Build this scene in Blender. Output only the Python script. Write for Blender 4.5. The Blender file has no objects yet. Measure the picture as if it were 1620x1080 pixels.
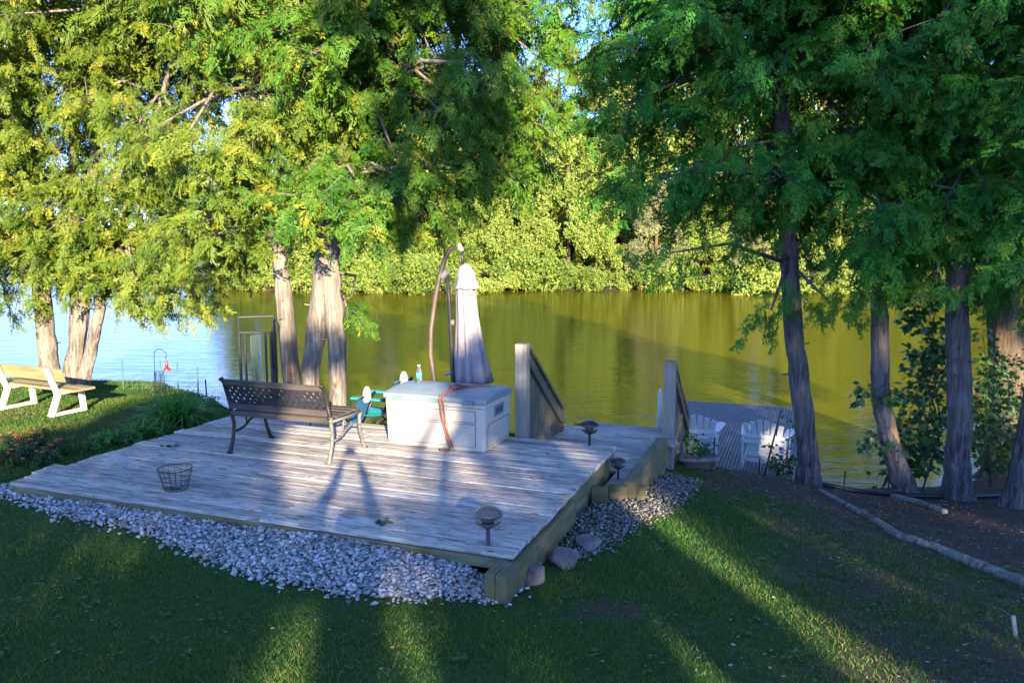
import bpy, bmesh, math, random
import numpy as np
from mathutils import Vector, Matrix
random.seed(7)
RNG = np.random.default_rng(11)
sc = bpy.context.scene
COL = sc.collection
R = math.radians
PI = math.pi

# ------------------------------------------------------------------ camera, sky, sun, exposure
H = 2.2
PITCH = math.atan(160 / 1260.)
SP, CP = math.sin(PITCH), math.cos(PITCH)
cam_d = bpy.data.cameras.new("camera")
cam_d.sensor_width = 36
cam_d.lens = 28
cam_d.clip_start = 0.05
cam_d.clip_end = 8000
cam = bpy.data.objects.new("camera", cam_d)
COL.objects.link(cam)
cam.location = (0, 0, H)
cam.rotation_euler = (PI / 2 - PITCH, 0, 0)
sc.camera = cam

SUN = np.array([-0.1952, 0.9477, -0.2525])
SUN /= np.linalg.norm(SUN)
HZ = np.array([SUN[0], SUN[1], 0]); HZ /= np.linalg.norm(HZ)
SU = np.array([HZ[1], -HZ[0], 0])
EL = math.asin(-SUN[2])
SV = HZ * math.sin(EL) + np.array([0, 0, math.cos(EL)])

world = bpy.data.worlds.new("World")
sc.world = world
world.use_nodes = True
nt = world.node_tree
sky = nt.nodes.new("ShaderNodeTexSky")
sky.sky_type = 'NISHITA'
sky.sun_disc = False
sky.sun_elevation = EL
sky.sun_rotation = math.atan2(-SUN[0], -SUN[1])
sky.altitude = 100
sky.air_density = 0.75
sky.dust_density = 0.0
sky.ozone_density = 4.0
bg = nt.nodes["Background"]
bg.inputs[1].default_value = 0.14
tint_ = nt.nodes.new("ShaderNodeMix"); tint_.data_type = 'RGBA'; tint_.blend_type = 'MULTIPLY'; tint_.inputs[0].default_value = 1
tint_.inputs[7].default_value = (.98, .92, 1.12, 1)          # white balance set for the low sun: the sky reads bluer
nt.links.new(sky.outputs[0], tint_.inputs[6]); nt.links.new(tint_.outputs[2], bg.inputs[0])

sd = bpy.data.lights.new("sun", 'SUN')
sd.energy = 5.0
sd.angle = R(0.5)
sd.color = (1.0, 0.83, 0.58)
so = bpy.data.objects.new("sun", sd)
COL.objects.link(so)
so.rotation_euler = Vector((-SUN[0], -SUN[1], -SUN[2])).to_track_quat('Z', 'Y').to_euler()
so.location = (4, -20, 8)

sc.view_settings.view_transform = 'Standard'
sc.view_settings.look = 'None'
sc.view_settings.exposure = 2.05
sc.view_settings.gamma = 1
sc.render.engine = 'CYCLES'
cy = sc.cycles
cy.max_bounces = 6
cy.diffuse_bounces = 3
cy.glossy_bounces = 3
cy.transmission_bounces = 5
cy.transparent_max_bounces = 6
cy.caustics_reflective = False
cy.caustics_refractive = False
cy.use_denoising = True

# ------------------------------------------------------------------ helpers
def ray(x, y):
    xc = (x - 810) / 1260.; yc = (y - 540) / 1260.
    return np.array([xc, CP - yc * SP, -(SP + yc * CP)])
def at_Y(x, y, Y):
    d = ray(x, y); return np.array([0, 0, H]) + d * (Y / d[1])
def at_z(x, y, z):
    d = ray(x, y); return np.array([0, 0, H]) + d * ((z - H) / d[2])

def tag(o, label=None, cat=None, group=None, kind=None):
    if label: o['label'] = label
    if cat: o['category'] = cat
    if group: o['group'] = group
    if kind: o['kind'] = kind
    return o
def thing(name, label, cat, loc=(0, 0, 0), rz=0, group=None):
    o = bpy.data.objects.new(name, None)
    o.empty_display_size = .1
    COL.objects.link(o); o.location = loc; o.rotation_euler = (0, 0, rz)
    return tag(o, label, cat, group)
def copy_tree(o, parent=None):
    c = o.copy(); COL.objects.link(c)
    if parent: c.parent = parent
    for ch in o.children: copy_tree(ch, c)
    return c
def nrm(v):
    v = np.asarray(v, float); return v / (np.linalg.norm(v, axis=-1, keepdims=True) + 1e-12)

class MB:
    def __init__(s): s.v = []; s.f = []
    def add(s, vs, fs):
        b = len(s.v); s.v += [tuple(map(float, v)) for v in vs]; s.f += [tuple(i + b for i in f) for f in fs]; return s
    def box(s, c, d, rot=None, taper=1.0):
        x, y, z = d[0] / 2, d[1] / 2, d[2] / 2
        vs = [(-x, -y, -z), (x, -y, -z), (x, y, -z), (-x, y, -z)] + [(sx * x * taper, sy * y * taper, z) for sx, sy in ((-1, -1), (1, -1), (1, 1), (-1, 1))]
        M = rot if rot is not None else Matrix.Identity(3)
        vs = [M @ Vector(v) + Vector(c) for v in vs]
        return s.add(vs, [(3, 2, 1, 0), (4, 5, 6, 7), (0, 1, 5, 4), (1, 2, 6, 5), (2, 3, 7, 6), (3, 0, 4, 7)])
    def beam(s, a, b, w, h, up=(0, 0, 1)):
        a = Vector(a); b = Vector(b); d = (b - a); L = d.length; d.normalize()
        up = Vector(up); side = up.cross(d)
        if side.length < 1e-4: side = Vector((1, 0, 0))
        side.normalize(); u = d.cross(side)
        M = Matrix((d, side, u)).transposed()
        return s.box((a + b) / 2, (L, w, h), M)
    def tube(s, pts, rad, n=8, cap=True):
        pts = [Vector(p) for p in pts]; k = len(pts)
        rad = [rad] * k if not hasattr(rad, '__len__') else rad
        base = len(s.v); prev = None
        for i, p in enumerate(pts):
            t = (pts[min(i + 1, k - 1)] - pts[max(i - 1, 0)])
            if t.length < 1e-9: t = Vector((0, 0, 1))
            t.normalize()
            a = prev if prev is not None else (Vector((1, 0, 0)) if abs(t.x) < .8 else Vector((0, 1, 0)))
            a = a - t * a.dot(t); a.normalize(); prev = a; b = t.cross(a)
            for j in range(n):
                th = 2 * PI * j / n
                q = p + (a * math.cos(th) + b * math.sin(th)) * rad[i]
                s.v.append((q.x, q.y, q.z))
        for i in range(k - 1):
            for j in range(n):
                a0 = base + i * n + j; a1 = base + i * n + (j + 1) % n
                s.f.append((a0, a1, a1 + n, a0 + n))
        if cap:
            s.f.append(tuple(base + j for j in reversed(range(n)))); s.f.append(tuple(base + (k - 1) * n + j for j in range(n)))
        return s
    def lathe(s, prof, c=(0, 0, 0), n=24, fl=None):
        base = len(s.v); k = len(prof)
        for i, (r, z) in enumerate(prof):
            for j in range(n):
                th = 2 * PI * j / n
                rr = max(r, 1e-4) * (fl(th, i / (k - 1)) if fl else 1)
                s.v.append((c[0] + rr * math.cos(th), c[1] + rr * math.sin(th), c[2] + z))
        for i in range(k - 1):
            for j in range(n):
                a0 = base + i * n + j; a1 = base + i * n + (j + 1) % n
                s.f.append((a0, a1, a1 + n, a0 + n))
        s.f.append(tuple(base + j for j in reversed(range(n)))); s.f.append(tuple(base + (k - 1) * n + j for j in range(n)))
        return s
    def prism(s, poly, z0, z1):
        n = len(poly)
        return s.add([(x, y, z0) for x, y in poly] + [(x, y, z1) for x, y in poly],
                     [tuple(reversed(range(n))), tuple(range(n, 2 * n))] + [(i, (i + 1) % n, n + (i + 1) % n, n + i) for i in range(n)])
    def build(s, name, mat, parent=None, smooth=False, bevel=0, subdiv=0):
        me = bpy.data.meshes.new(name); me.from_pydata(s.v, [], s.f); me.update()
        o = bpy.data.objects.new(name, me); COL.objects.link(o)
        if mat: me.materials.append(mat)
        if parent: o.parent = parent
        if smooth:
            for p in me.polygons: p.use_smooth = True
        if bevel:
            m = o.modifiers.new("bevel", 'BEVEL'); m.width = bevel; m.segments = 2; m.limit_method = 'ANGLE'; m.angle_limit = R(35)
        if subdiv:
            m = o.modifiers.new("subdivision", 'SUBSURF'); m.levels = subdiv; m.render_levels = subdiv
        return o

def np_mesh(name, verts, faces, mat, parent=None, attrs=None, smooth=False):
    """faces: (n,k) int array, every face k-sided"""
    me = bpy.data.meshes.new(name)
    nv, (nf, k) = len(verts), faces.shape
    me.vertices.add(nv); me.vertices.foreach_set("co", np.ascontiguousarray(verts, np.float32).ravel())
    me.loops.add(nf * k); me.loops.foreach_set("vertex_index", np.ascontiguousarray(faces, np.int32).ravel())
    me.polygons.add(nf); me.polygons.foreach_set("loop_start", np.arange(0, nf * k, k, dtype=np.int32))
    if smooth: me.polygons.foreach_set("use_smooth", np.ones(nf, bool))
    me.update(calc_edges=True)
    for an, av in (attrs or {}).items():
        a = me.attributes.new(an, 'FLOAT', 'POINT'); a.data.foreach_set("value", np.ascontiguousarray(av, np.float32))
    o = bpy.data.objects.new(name, me); COL.objects.link(o)
    if mat: me.materials.append(mat)
    if parent: o.parent = parent
    return o

# ------------------------------------------------------------------ materials
def newmat(name):
    m = bpy.data.materials.new(name); m.use_nodes = True
    return m, m.node_tree, m.node_tree.nodes["Principled BSDF"]
def ramp(nt_, src, stops):
    r = nt_.nodes.new("ShaderNodeValToRGB")
    e = r.color_ramp.elements
    while len(e) < len(stops): e.new(.5)
    for el_, (p, c) in zip(e, stops):
        el_.position = p; el_.color = (*c, 1)
    nt_.links.new(src, r.inputs[0]); return r.outputs[0]
def noise(nt_, scale, detail=4, rough=.55, vec=None, stretch=None, coord="Object", dist=0):
    n = nt_.nodes.new("ShaderNodeTexNoise")
    n.inputs["Scale"].default_value = scale; n.inputs["Detail"].default_value = detail; n.inputs["Roughness"].default_value = rough
    n.inputs["Distortion"].default_value = dist
    if vec is None:
        tc = nt_.nodes.new("ShaderNodeTexCoord"); vec = tc.outputs[coord]
    if stretch:
        mp = nt_.nodes.new("ShaderNodeMapping"); mp.inputs["Scale"].default_value = stretch
        nt_.links.new(vec, mp.inputs[0]); vec = mp.outputs[0]
    nt_.links.new(vec, n.inputs["Vector"]); return n.outputs["Fac"]
def mix(nt_, fac, a, b, mode='MIX'):
    m = nt_.nodes.new("ShaderNodeMix"); m.data_type = 'RGBA'; m.blend_type = mode
    for s_, i in ((fac, 0), (a, 6), (b, 7)):
        if isinstance(s_, (int, float)): m.inputs[i].default_value = s_
        elif isinstance(s_, tuple): m.inputs[i].default_value = (*s_, 1)
        else: nt_.links.new(s_, m.inputs[i])
    return m.outputs[2]
def math_(nt_, op, a, b=0.0):
    m = nt_.nodes.new("ShaderNodeMath"); m.operation = op
    for i, s_ in enumerate((a, b)):
        if isinstance(s_, (int, float)): m.inputs[i].default_value = s_
        else: nt_.links.new(s_, m.inputs[i])
    return m.outputs[0]
def bump(nt_, b, h, strength=.3, dist=.01):
    n = nt_.nodes.new("ShaderNodeBump"); n.inputs["Strength"].default_value = strength; n.inputs["Distance"].default_value = dist
    nt_.links.new(h, n.inputs["Height"]); nt_.links.new(n.outputs[0], b.inputs["Normal"])

def plain(name, col, rough=.6, metal=0, var=.15, scale=12, bmp=.1, spec=.5):
    m, t, b = newmat(name)
    n = noise(t, scale, 5)
    lo = tuple(c * (1 - var) for c in col); hi = tuple(min(1, c * (1 + var)) for c in col)
    t.links.new(ramp(t, n, [(.3, lo), (.7, hi)]), b.inputs["Base Color"])
    b.inputs["Roughness"].default_value = rough; b.inputs["Metallic"].default_value = metal
    b.inputs["Specular IOR Level"].default_value = spec
    if bmp: bump(t, b, noise(t, scale * 6, 3), bmp, .004)
    return m
def wood(name, c_lo, c_hi, c_dark, axis='x', moss=None, rough=.8, streak=0):
    m, t, b = newmat(name)
    st = {'x': (1.2, 22, 22), 'y': (22, 1.2, 22), 'z': (22, 22, 1.2)}[axis]
    st2 = {'x': (1.0, 6, 6), 'y': (6, 1.0, 6), 'z': (6, 6, 1.0)}[axis]
    g = t.nodes.new("ShaderNodeNewGeometry")
    tc = t.nodes.new("ShaderNodeTexCoord")
    off = t.nodes.new("ShaderNodeVectorMath"); off.operation = 'MULTIPLY_ADD'
    cmb = t.nodes.new("ShaderNodeCombineXYZ")
    for i in range(3): t.links.new(g.outputs["Random Per Island"], cmb.inputs[i])
    t.links.new(cmb.outputs[0], off.inputs[0]); off.inputs[1].default_value = (17, 9, 5); t.links.new(tc.outputs["Object"], off.inputs[2])
    v = off.outputs[0]
    grain = noise(t, 2.2, 7, .65, v, st)
    blot = noise(t, 1.3, 5, .6, v, st2)
    c = ramp(t, grain, [(.3, c_lo), (.68, c_hi)])
    c = mix(t, ramp(t, blot, [(.52, (0, 0, 0)), (.72, (.8, .8, .8))]), c, c_dark)
    if streak:
        st3 = {'x': (1.7, 9, 9), 'y': (9, 1.7, 9), 'z': (9, 9, 1.7)}[axis]
        c = mix(t, ramp(t, noise(t, 3.0, 6, .7, v, st3, dist=.4), [(.49, (0, 0, 0)), (.62, (.75, .75, .75))]), c, c_dark)
        kn = t.nodes.new("ShaderNodeTexVoronoi"); kn.inputs["Scale"].default_value = 1.0
        mp_ = t.nodes.new("ShaderNodeMapping"); mp_.inputs["Scale"].default_value = (2.6, 8, 8); t.links.new(v, mp_.inputs[0]); t.links.new(mp_.outputs[0], kn.inputs["Vector"])
        c = mix(t, ramp(t, kn.outputs["Distance"], [(.07, (.9, .9, .9)), (.13, (0, 0, 0))]), c, tuple(x * .5 for x in c_dark))
    isl = ramp(t, g.outputs["Random Per Island"], [(0, (.66, .66, .68)), (1, (1.15, 1.14, 1.12))])
    c = mix(t, 1.0, c, isl, 'MULTIPLY')
    if moss:
        c = mix(t, ramp(t, noise(t, 3.5, 5, .6, v), [(.4, (0, 0, 0)), (.62, (.8, .8, .8))]), c, moss)
    t.links.new(c, b.inputs["Base Color"]); b.inputs["Roughness"].default_value = rough
    b.inputs["Specular IOR Level"].default_value = .3
    bump(t, b, grain, .22 if streak else .5, .005)
    return m
def leafmat(name, c0, c1, c2, transl=.25, rough=.55, spec=.3):
    m, t, b = newmat(name)
    a = t.nodes.new("ShaderNodeAttribute"); a.attribute_name = "tint"
    c = ramp(t, a.outputs["Fac"], [(0, c0), (.55, c1), (1, c2)])
    t.links.new(c, b.inputs["Base Color"]); b.inputs["Roughness"].default_value = rough
    b.inputs["Specular IOR Level"].default_value = spec
    tr = t.nodes.new("ShaderNodeBsdfTranslucent")
    t.links.new(mix(t, 1.0, c, (1.25, 1.2, .6), 'MULTIPLY'), tr.inputs[0])
    mx = t.nodes.new("ShaderNodeMixShader"); mx.inputs[0].default_value = transl
    t.links.new(b.outputs[0], mx.inputs[1]); t.links.new(tr.outputs[0], mx.inputs[2])
    t.links.new(mx.outputs[0], t.nodes["Material Output"].inputs[0])
    return m
def barkmat(name, lo, hi, patch=None, sx=9):
    m, t, b = newmat(name)
    n = noise(t, 2.4, 8, .65, None, (sx, sx, .9), dist=.5)
    n3_ = noise(t, 5.0, 6, .7, None, (sx, sx, .55), dist=.3)
    n = math_(t, 'MULTIPLY', math_(t, 'ADD', n, n3_), .5)
    n2 = noise(t, 1.6, 4, .5)
    c = ramp(t, n, [(.38, tuple(x * .6 for x in lo)), (.47, lo), (.58, hi)])
    c = mix(t, ramp(t, n2, [(.4, (0, 0, 0)), (.75, (.6, .6, .6))]), c, tuple(x * 1.35 for x in hi))
    if patch:
        c = mix(t, ramp(t, noise(t, 2.3, 3, .5, None, (2.6, 2.6, 1.0)), [(.60, (0, 0, 0)), (.63, (1, 1, 1))]), c, patch)
    t.links.new(c, b.inputs["Base Color"]); b.inputs["Roughness"].default_value = .9
    b.inputs["Specular IOR Level"].default_value = .15
    bump(t, b, n, 1.0, .04)
    return m

M = {}
M['deck'] = wood('weathered_deck_wood', (.33, .30, .27), (.68, .64, .585), (.17, .135, .10), 'x', streak=1)
M['timber'] = wood('greenish_timber', (.15, .125, .07), (.31, .27, .16), (.08, .07, .04), 'x', moss=(.13, .115, .045))
M['timber_y'] = wood('greenish_timber_long', (.15, .125, .07), (.31, .27, .16), (.08, .07, .04), 'y', moss=(.13, .115, .045))
M['rail'] = wood('dark_grey_boards', (.11, .09, .07), (.25, .21, .17), (.05, .04, .035), 'z', moss=(.10, .10, .05))
M['post'] = wood('pale_grey_post', (.26, .23, .19), (.42, .38, .32), (.14, .12, .09), 'z')
M['bench_wood'] = wood('bench_grey_slats', (.06, .05, .045), (.125, .105, .09), (.035, .03, .027), 'x')
M['garden_bench_wood'] = wood('tan_bench_boards', (.26, .20, .09), (.42, .34, .17), (.17, .13, .06), 'x')
M['iron'] = plain('dark_cast_iron', (.035, .030, .028), .5, .35, .4, 30, .4)
M['iron_sunlit'] = plain('sunlit_cast_iron', (.15, .145, .13), .65, .2, .4, 25, .4)  # lighter iron for the right bench end: sunlight put into the colour
M['lattice'] = plain('dark_lattice', (.03, .03, .04), .5, .2, .3, 30, .2)
M['resin'] = plain('cream_resin', (.48, .44, .38), .5, 0, .06, 5, .15)
M['resin_in'] = plain('cream_resin_panel', (.45, .41, .355), .55, 0, .08, 6, .15)
M['lid'] = plain('grey_green_lid', (.20, .255, .285), .5, 0, .1, 5, .15)
M['latch'] = plain('grey_green_latch', (.12, .20, .20), .5, 0, .1, 8, .1)
M['seam'] = plain('seam_groove_shade', (.20, .17, .14), .9)  # dark colour standing in for shadow in the box panel grooves
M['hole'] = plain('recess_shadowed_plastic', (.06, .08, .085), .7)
M['strap'] = plain('faded_red_strap', (.25, .095, .065), .8, 0, .35, 60, .3)
M['canopy'] = plain('dusty_lilac_cloth', (.31, .27, .285), .85, 0, .1, 7, .3, .2)
M['pole'] = plain('bronze_painted_steel', (.12, .09, .065), .45, .3, .2, 10, .05)
M['joint'] = plain('grey_plastic_joint', (.33, .31, .28), .5)
M['lamp'] = plain('dark_grey_plastic', (.075, .075, .085), .28, 0, .2, 15, .05)
M['lamp_black'] = plain('black_plastic', (.022, .022, .025), .4, 0, .2, 15, .05)
M['wire'] = plain('dark_wire', (.025, .03, .03), .5, .5, .3, 20, 0)
M['greenwire'] = plain('green_coated_wire', (.05, .13, .11), .6, 0, .2, 20, 0)
M['teal'] = plain('teal_fabric', (.012, .24, .27), .7, 0, .15, 20, .3)
M['blue'] = plain('blue_fabric', (.02, .15, .33), .7, 0, .15, 20, .3)
M['white_cloth'] = plain('off_white_cushion', (.45, .42, .38), .8, 0, .08, 10, .2)
M['white_plastic'] = plain('white_plastic', (.74, .76, .78), .5, 0, .05, 10, .05)
M['white_paint'] = plain('chalky_white_resin', (.55, .50, .42), .6, 0, .08, 8, .1)
M['frame'] = plain('blackened_steel', (.035, .037, .042), .5, .3, .25, 14, .05)
M['rubber'] = plain('black_hose_rubber', (.018, .02, .024), .42, 0, .2, 15, .1)
M['rope'] = plain('pale_cord', (.42, .36, .26), .9, 0, .2, 60, .3)
M['alu'] = plain('grey_dock_grating', (.21, .21, .23), .6, .2, .15, 10, .1)
M['red'] = plain('red_plastic', (.40, .03, .015), .35, 0, .15, 20, 0)
M['stone'] = plain('pale_pebble', (.50, .48, .47), .8, 0, .25, 9, .3)
M['rock'] = plain('grey_brown_rock', (.15, .14, .135), .9, 0, .5, 7, .8)
M['rock_pale'] = plain('pale_boulder', (.33, .31, .28), .9, 0, .3, 8, .6)
M['leaf_dull'] = plain('dark_green_leaf', (.03, .07, .035), .6, 0, .3, 20, 0)
M['skin'] = plain('skin', (.50, .32, .23), .55)
M['cloth_navy'] = plain('navy_cotton', (.03, .04, .09), .85)
M['cloth_jean'] = plain('denim', (.06, .09, .16), .9)
M['hair'] = plain('brown_hair', (.05, .03, .02), .6)

M['cedar_left'] = leafmat('cedar_yellow_green', (.060, .120, .012), (.130, .190, .016), (.250, .255, .025), .22)
M['cedar_mid'] = leafmat('cedar_mid_green', (.034, .125, .012), (.078, .180, .012), (.200, .220, .016), .22)
M['cedar_right'] = leafmat('cedar_deep_green', (.020, .135, .018), (.045, .215, .020), (.140, .215, .018), .22)
M['far_leaf'] = leafmat('far_yellow_green', (.16, .23, .04), (.26, .34, .065), (.36, .41, .10), .3)
M['far_leaf_dark'] = leafmat('far_mid_green', (.09, .16, .03), (.19, .27, .045), (.30, .35, .07), .3)
M['far_grey'] = leafmat('far_grey_green', (.18, .20, .09), (.27, .29, .13), (.36, .37, .18), .3)
M['far_pine'] = leafmat('far_pine_olive', (.14, .18, .04), (.25, .28, .06), (.36, .36, .10), .25)
M['maple'] = leafmat('maple_green', (.022, .085, .026), (.042, .135, .034), (.085, .18, .036), .3, .4, .5)
M['lily'] = leafmat('strap_leaf_green', (.04, .18, .04), (.08, .30, .05), (.17, .36, .08), .25)
M['grass'] = leafmat('lawn_blade', (.034, .125, .026), (.085, .165, .028), (.24, .19, .06), .2, .7, .1)
M['shade_leaf'] = leafmat('shade_caster_leaf', (.02, .05, .015), (.04, .08, .02), (.06, .1, .02), .05)
M['orange'] = plain('orange_petal', (.50, .09, .01), .7, 0, .3, 30, 0)
M['bark_warm'] = barkmat('grey_tan_bark', (.11, .09, .075), (.30, .26, .22))
M['bark_cool'] = barkmat('grey_bark', (.075, .065, .065), (.19, .17, .17), patch=None)
M['bark_patch'] = barkmat('grey_bark_with_peeled_spots', (.075, .065, .065), (.19, .17, .17), patch=(.46, .28, .13))
M['bark_dark'] = barkmat('dark_bark', (.06, .045, .03), (.16, .12, .08))
M['log'] = barkmat('weathered_log', (.10, .09, .075), (.33, .30, .25), sx=3)

def glassmat(name, col, rough=.02, mixw=.5):
    m, t, b = newmat(name)
    b.inputs["Base Color"].default_value = (*col, 1); b.inputs["Roughness"].default_value = rough
    b.inputs["Transmission Weight"].default_value = mixw; b.inputs["IOR"].default_value = 1.2
    return m
M['glass'] = glassmat('pale_green_glass', (.62, .80, .74), .04, .85)
M['bottle'] = glassmat('clear_bottle', (.9, .95, .97), .03, .93)
M['bottle_label'] = plain('light_blue_label', (.08, .60, .66), .5, 0, .3, 40, 0)

# ground
m, t, b = newmat('lawn_soil'); M['ground'] = m
n1 = noise(t, 1.1, 6, .6); n2 = noise(t, 14, 6, .7); n3 = noise(t, 60, 4, .7)
gcol = ramp(t, n2, [(.3, (.020, .060, .014)), (.55, (.045, .095, .022)), (.75, (.10, .105, .05))])
dcol = ramp(t, n3, [(.3, (.035, .026, .019)), (.6, (.12, .09, .068)), (.8, (.24, .19, .15))])
at = t.nodes.new("ShaderNodeAttribute"); at.attribute_name = "dirt"
f = math_(t, 'ADD', at.outputs["Fac"], math_(t, 'MULTIPLY', math_(t, 'SUBTRACT', n1, .5), 1.2))
f = math_(t, 'ADD', f, math_(t, 'MULTIPLY', math_(t, 'SUBTRACT', n2, .5), .7))
t.links.new(mix(t, ramp(t, f, [(.38, (0, 0, 0)), (.62, (1, 1, 1))]), gcol, dcol), b.inputs["Base Color"])
b.inputs["Roughness"].default_value = .95; b.inputs["Specular IOR Level"].default_value = .1
bump(t, b, n3, .8, .02)
M['gravel_bed'] = plain('gravel_bed_soil', (.16, .145, .14), .95, 0, .5, 40, .8)
M['bank'] = plain('far_bank_soil', (.028, .02, .013), .95, 0, .5, 3, .5)

# water
m, t, b = newmat('river_water'); M['water'] = m
b.inputs["Base Color"].default_value = (.105, .105, .002, 1)
b.inputs["Roughness"].default_value = .06; b.inputs["IOR"].default_value = 1.33
w1 = noise(t, 1.0, 3, .5, None, (.55, 1.5, 1), dist=.6)
w2 = noise(t, 1.0, 3, .6, None, (2.6, 6.5, 1), dist=.4)
w3 = noise(t, 1.0, 2, .5, None, (.06, .10, 1))
hgt = math_(t, 'ADD', math_(t, 'MULTIPLY', w1, .6), math_(t, 'MULTIPLY', math_(t, 'MULTIPLY', w2, .25), math_(t, 'ADD', w3, .2)))
bn = t.nodes.new("ShaderNodeBump"); bn.inputs["Strength"].default_value = .24; bn.inputs["Distance"].default_value = .15
t.links.new(hgt, bn.inputs["Height"])
# murky body plus a rippled mirror; small waves keep the grazing reflectance well under 1
df = t.nodes.new("ShaderNodeBsdfDiffuse"); df.inputs[0].default_value = (.105, .098, .001, 1)
gl = t.nodes.new("ShaderNodeBsdfGlossy"); gl.inputs["Roughness"].default_value = .06; gl.inputs["Color"].default_value = (.80, .78, .84, 1)
fz_ = t.nodes.new("ShaderNodeFresnel"); fz_.inputs["IOR"].default_value = 1.33
for n_ in (df, gl, fz_): t.links.new(bn.outputs[0], n_.inputs["Normal"])
mxw = t.nodes.new("ShaderNodeMixShader"); t.links.new(math_(t, 'MINIMUM', math_(t, 'MULTIPLY', fz_.outputs[0], 1.15), .46), mxw.inputs[0])
t.links.new(df.outputs[0], mxw.inputs[1]); t.links.new(gl.outputs[0], mxw.inputs[2]); t.links.new(mxw.outputs[0], t.nodes["Material Output"].inputs[0])

# ------------------------------------------------------------------ ground (structure)
def smooth(a, b_, x):
    q = np.clip((x - a) / (b_ - a), 0, 1); return q * q * (3 - 2 * q)
BX = np.array([-400, -60, -30, -9, -6.4, -5.0, -4, -2.5, 0, 2, 4, 6, 8, 12, 30, 60, 400.])
BY = np.array([60, 30, 17, 15.2, 14.6, 13.2, 11.7, 11.3, 10.9, 11.0, 11.1, 11.3, 12.6, 14.5, 19, 30, 60.])
EX = np.array([.937, -.350]); EY = np.array([.350, .937]); FR = np.array([-.01, 5.38])
RZ = math.atan2(-.350, .937)
def D(a, b_, z=0.0):
    """deck coordinates: a metres left along the front edge, b metres back from it"""
    p = FR - EX * a + EY * b_; return (float(p[0]), float(p[1]), z)
def gz(x, y):
    x = np.asarray(x, float); y = np.asarray(y, float)
    zl = -.15 - .02 * np.clip(y - 4, 0, 20)
    zr = -.12 - .02 * np.clip(x, 0, 7) - .04 * np.clip(y - 4, 0, 8) - .0235 * np.clip(x, 0, 4.6) * np.clip(y - 4, 0, 7) + .04 * np.clip(x - 7, 0, 40)
    w = smooth(-2.2, .6, x)
    z = zl * (1 - w) + zr * w
    z = z + smooth(3.2, 0, y) * .12 + np.clip(-y - 3, 0, 60) * .02
    a = -((x - FR[0]) * EX[0] + (y - FR[1]) * EX[1]); b_ = (x - FR[0]) * EY[0] + (y - FR[1]) * EY[1]
    ins = smooth(-.05, .12, a) * smooth(5.02, 4.80, a) * smooth(.0, .2, b_) * smooth(3.5, 3.2, b_)
    z = z + .085 * smooth(-.75, -.15, b_) * smooth(.35, .1, b_) * smooth(.12, .35, a) * smooth(5.9, 5.2, a)
    # deck footprint is dug out
    z = z - .16 * ins
    by = np.interp(x, BX, BY)
    z = z - smooth(-.45, 1.3, y - by) * 1.9 - smooth(1.3, 8, y - by) * 2.0
    z = z - .10 * np.exp(-(((x - .15) / .7) ** 2 + ((y - 5.25) / .75) ** 2))
    z = z + .018 * np.sin(x * 2.1 + y * 1.3) * np.sin(y * 1.7 - x * .8)
    return z
def gzf(x, y): return float(gz(x, y))
def mulch(x, y):
    d = smooth(2.6, 4.2, x + (y - 7) * .35) * smooth(5.2, 7.5, y + x * .25)
    d = np.maximum(d, .5 * np.exp(-((y - (5.0 - .42 * (x + .1) * (x < 0))) / .35) ** 2) * (x < .9) * (x > -5.5))
    d = np.maximum(d, .55 * np.exp(-(((x - 2.4) / 1.3) ** 2 + ((y - 9) / .8) ** 2)))
    d = np.maximum(d, .56 * smooth(1.0, 2.4, x - (y - 4) * .12))
    d = np.maximum(d, .24 + .2 * np.sin(x * 1.7 + 1.9 * np.sin(y * .9)) * np.sin(y * 1.5 + x * .6))
    d = np.maximum(d, .9 * smooth(-.5, .2, y - np.interp(x, BX, BY)))
    return d
xs = np.concatenate([np.linspace(-400, -14, 26), np.linspace(-13.6, 12, 172), np.linspace(13, 400, 26)])
ys = np.concatenate([np.linspace(-300, -12, 16), np.linspace(-11, 2.8, 20), np.linspace(3, 16.5, 130), np.linspace(17, 80, 30)])
gx, gy = np.meshgrid(xs, ys)
gv = np.stack([gx, gy, gz(gx, gy)], -1).reshape(-1, 3)
nx, ny = len(xs), len(ys)
ii = (np.arange(ny - 1)[:, None] * nx + np.arange(nx - 1)[None]).ravel()
gf = np.stack([ii, ii + 1, ii + nx + 1, ii + nx], -1)
o = np_mesh('ground', gv, gf, M['ground'], None, {'dirt': mulch(gv[:, 0], gv[:, 1])}, True); tag(o, kind='structure')

WZ = -1.7
o = MB().add([(-4000, -60, WZ), (4000, -60, WZ), (4000, 6000, WZ), (-4000, 6000, WZ)], [(0, 1, 2, 3)]).build('water', M['water']); tag(o, kind='structure')

# far bank terrain: a shore that bends away on the left
def shore(x): return 61 + 1.9 * np.sin(x * .21) + .7 * np.sin(x * .53 + 1) + np.clip(-x - 23, 0, 400) * 3.0
fx = np.concatenate([np.linspace(-120, -30, 16), np.linspace(-29, 70, 80), np.linspace(75, 900, 20)])
fo = np.array([-1.5, -.4, 0, .5, 1.2, 3, 8, 20, 45, 120, 400])
fz = np.array([-2.6, -1.9, -1.72, -1.62, -1.45, -1.1, -.4, 1.2, 3, 6, 9])
A_, B_ = np.meshgrid(fx, fo)
fv = np.stack([A_, shore(A_) + B_, np.repeat(fz[:, None], len(fx), 1) + .15 * np.sin(A_ * 1.7 + B_)], -1).reshape(-1, 3)
n_ = len(fx); ii = (np.arange(len(fo) - 1)[:, None] * n_ + np.arange(n_ - 1)[None]).ravel()
o = np_mesh('far_bank_terrain', fv, np.stack([ii, ii + 1, ii + n_ + 1, ii + n_], -1), M['bank'], None, None, True); tag(o, kind='structure')
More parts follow.
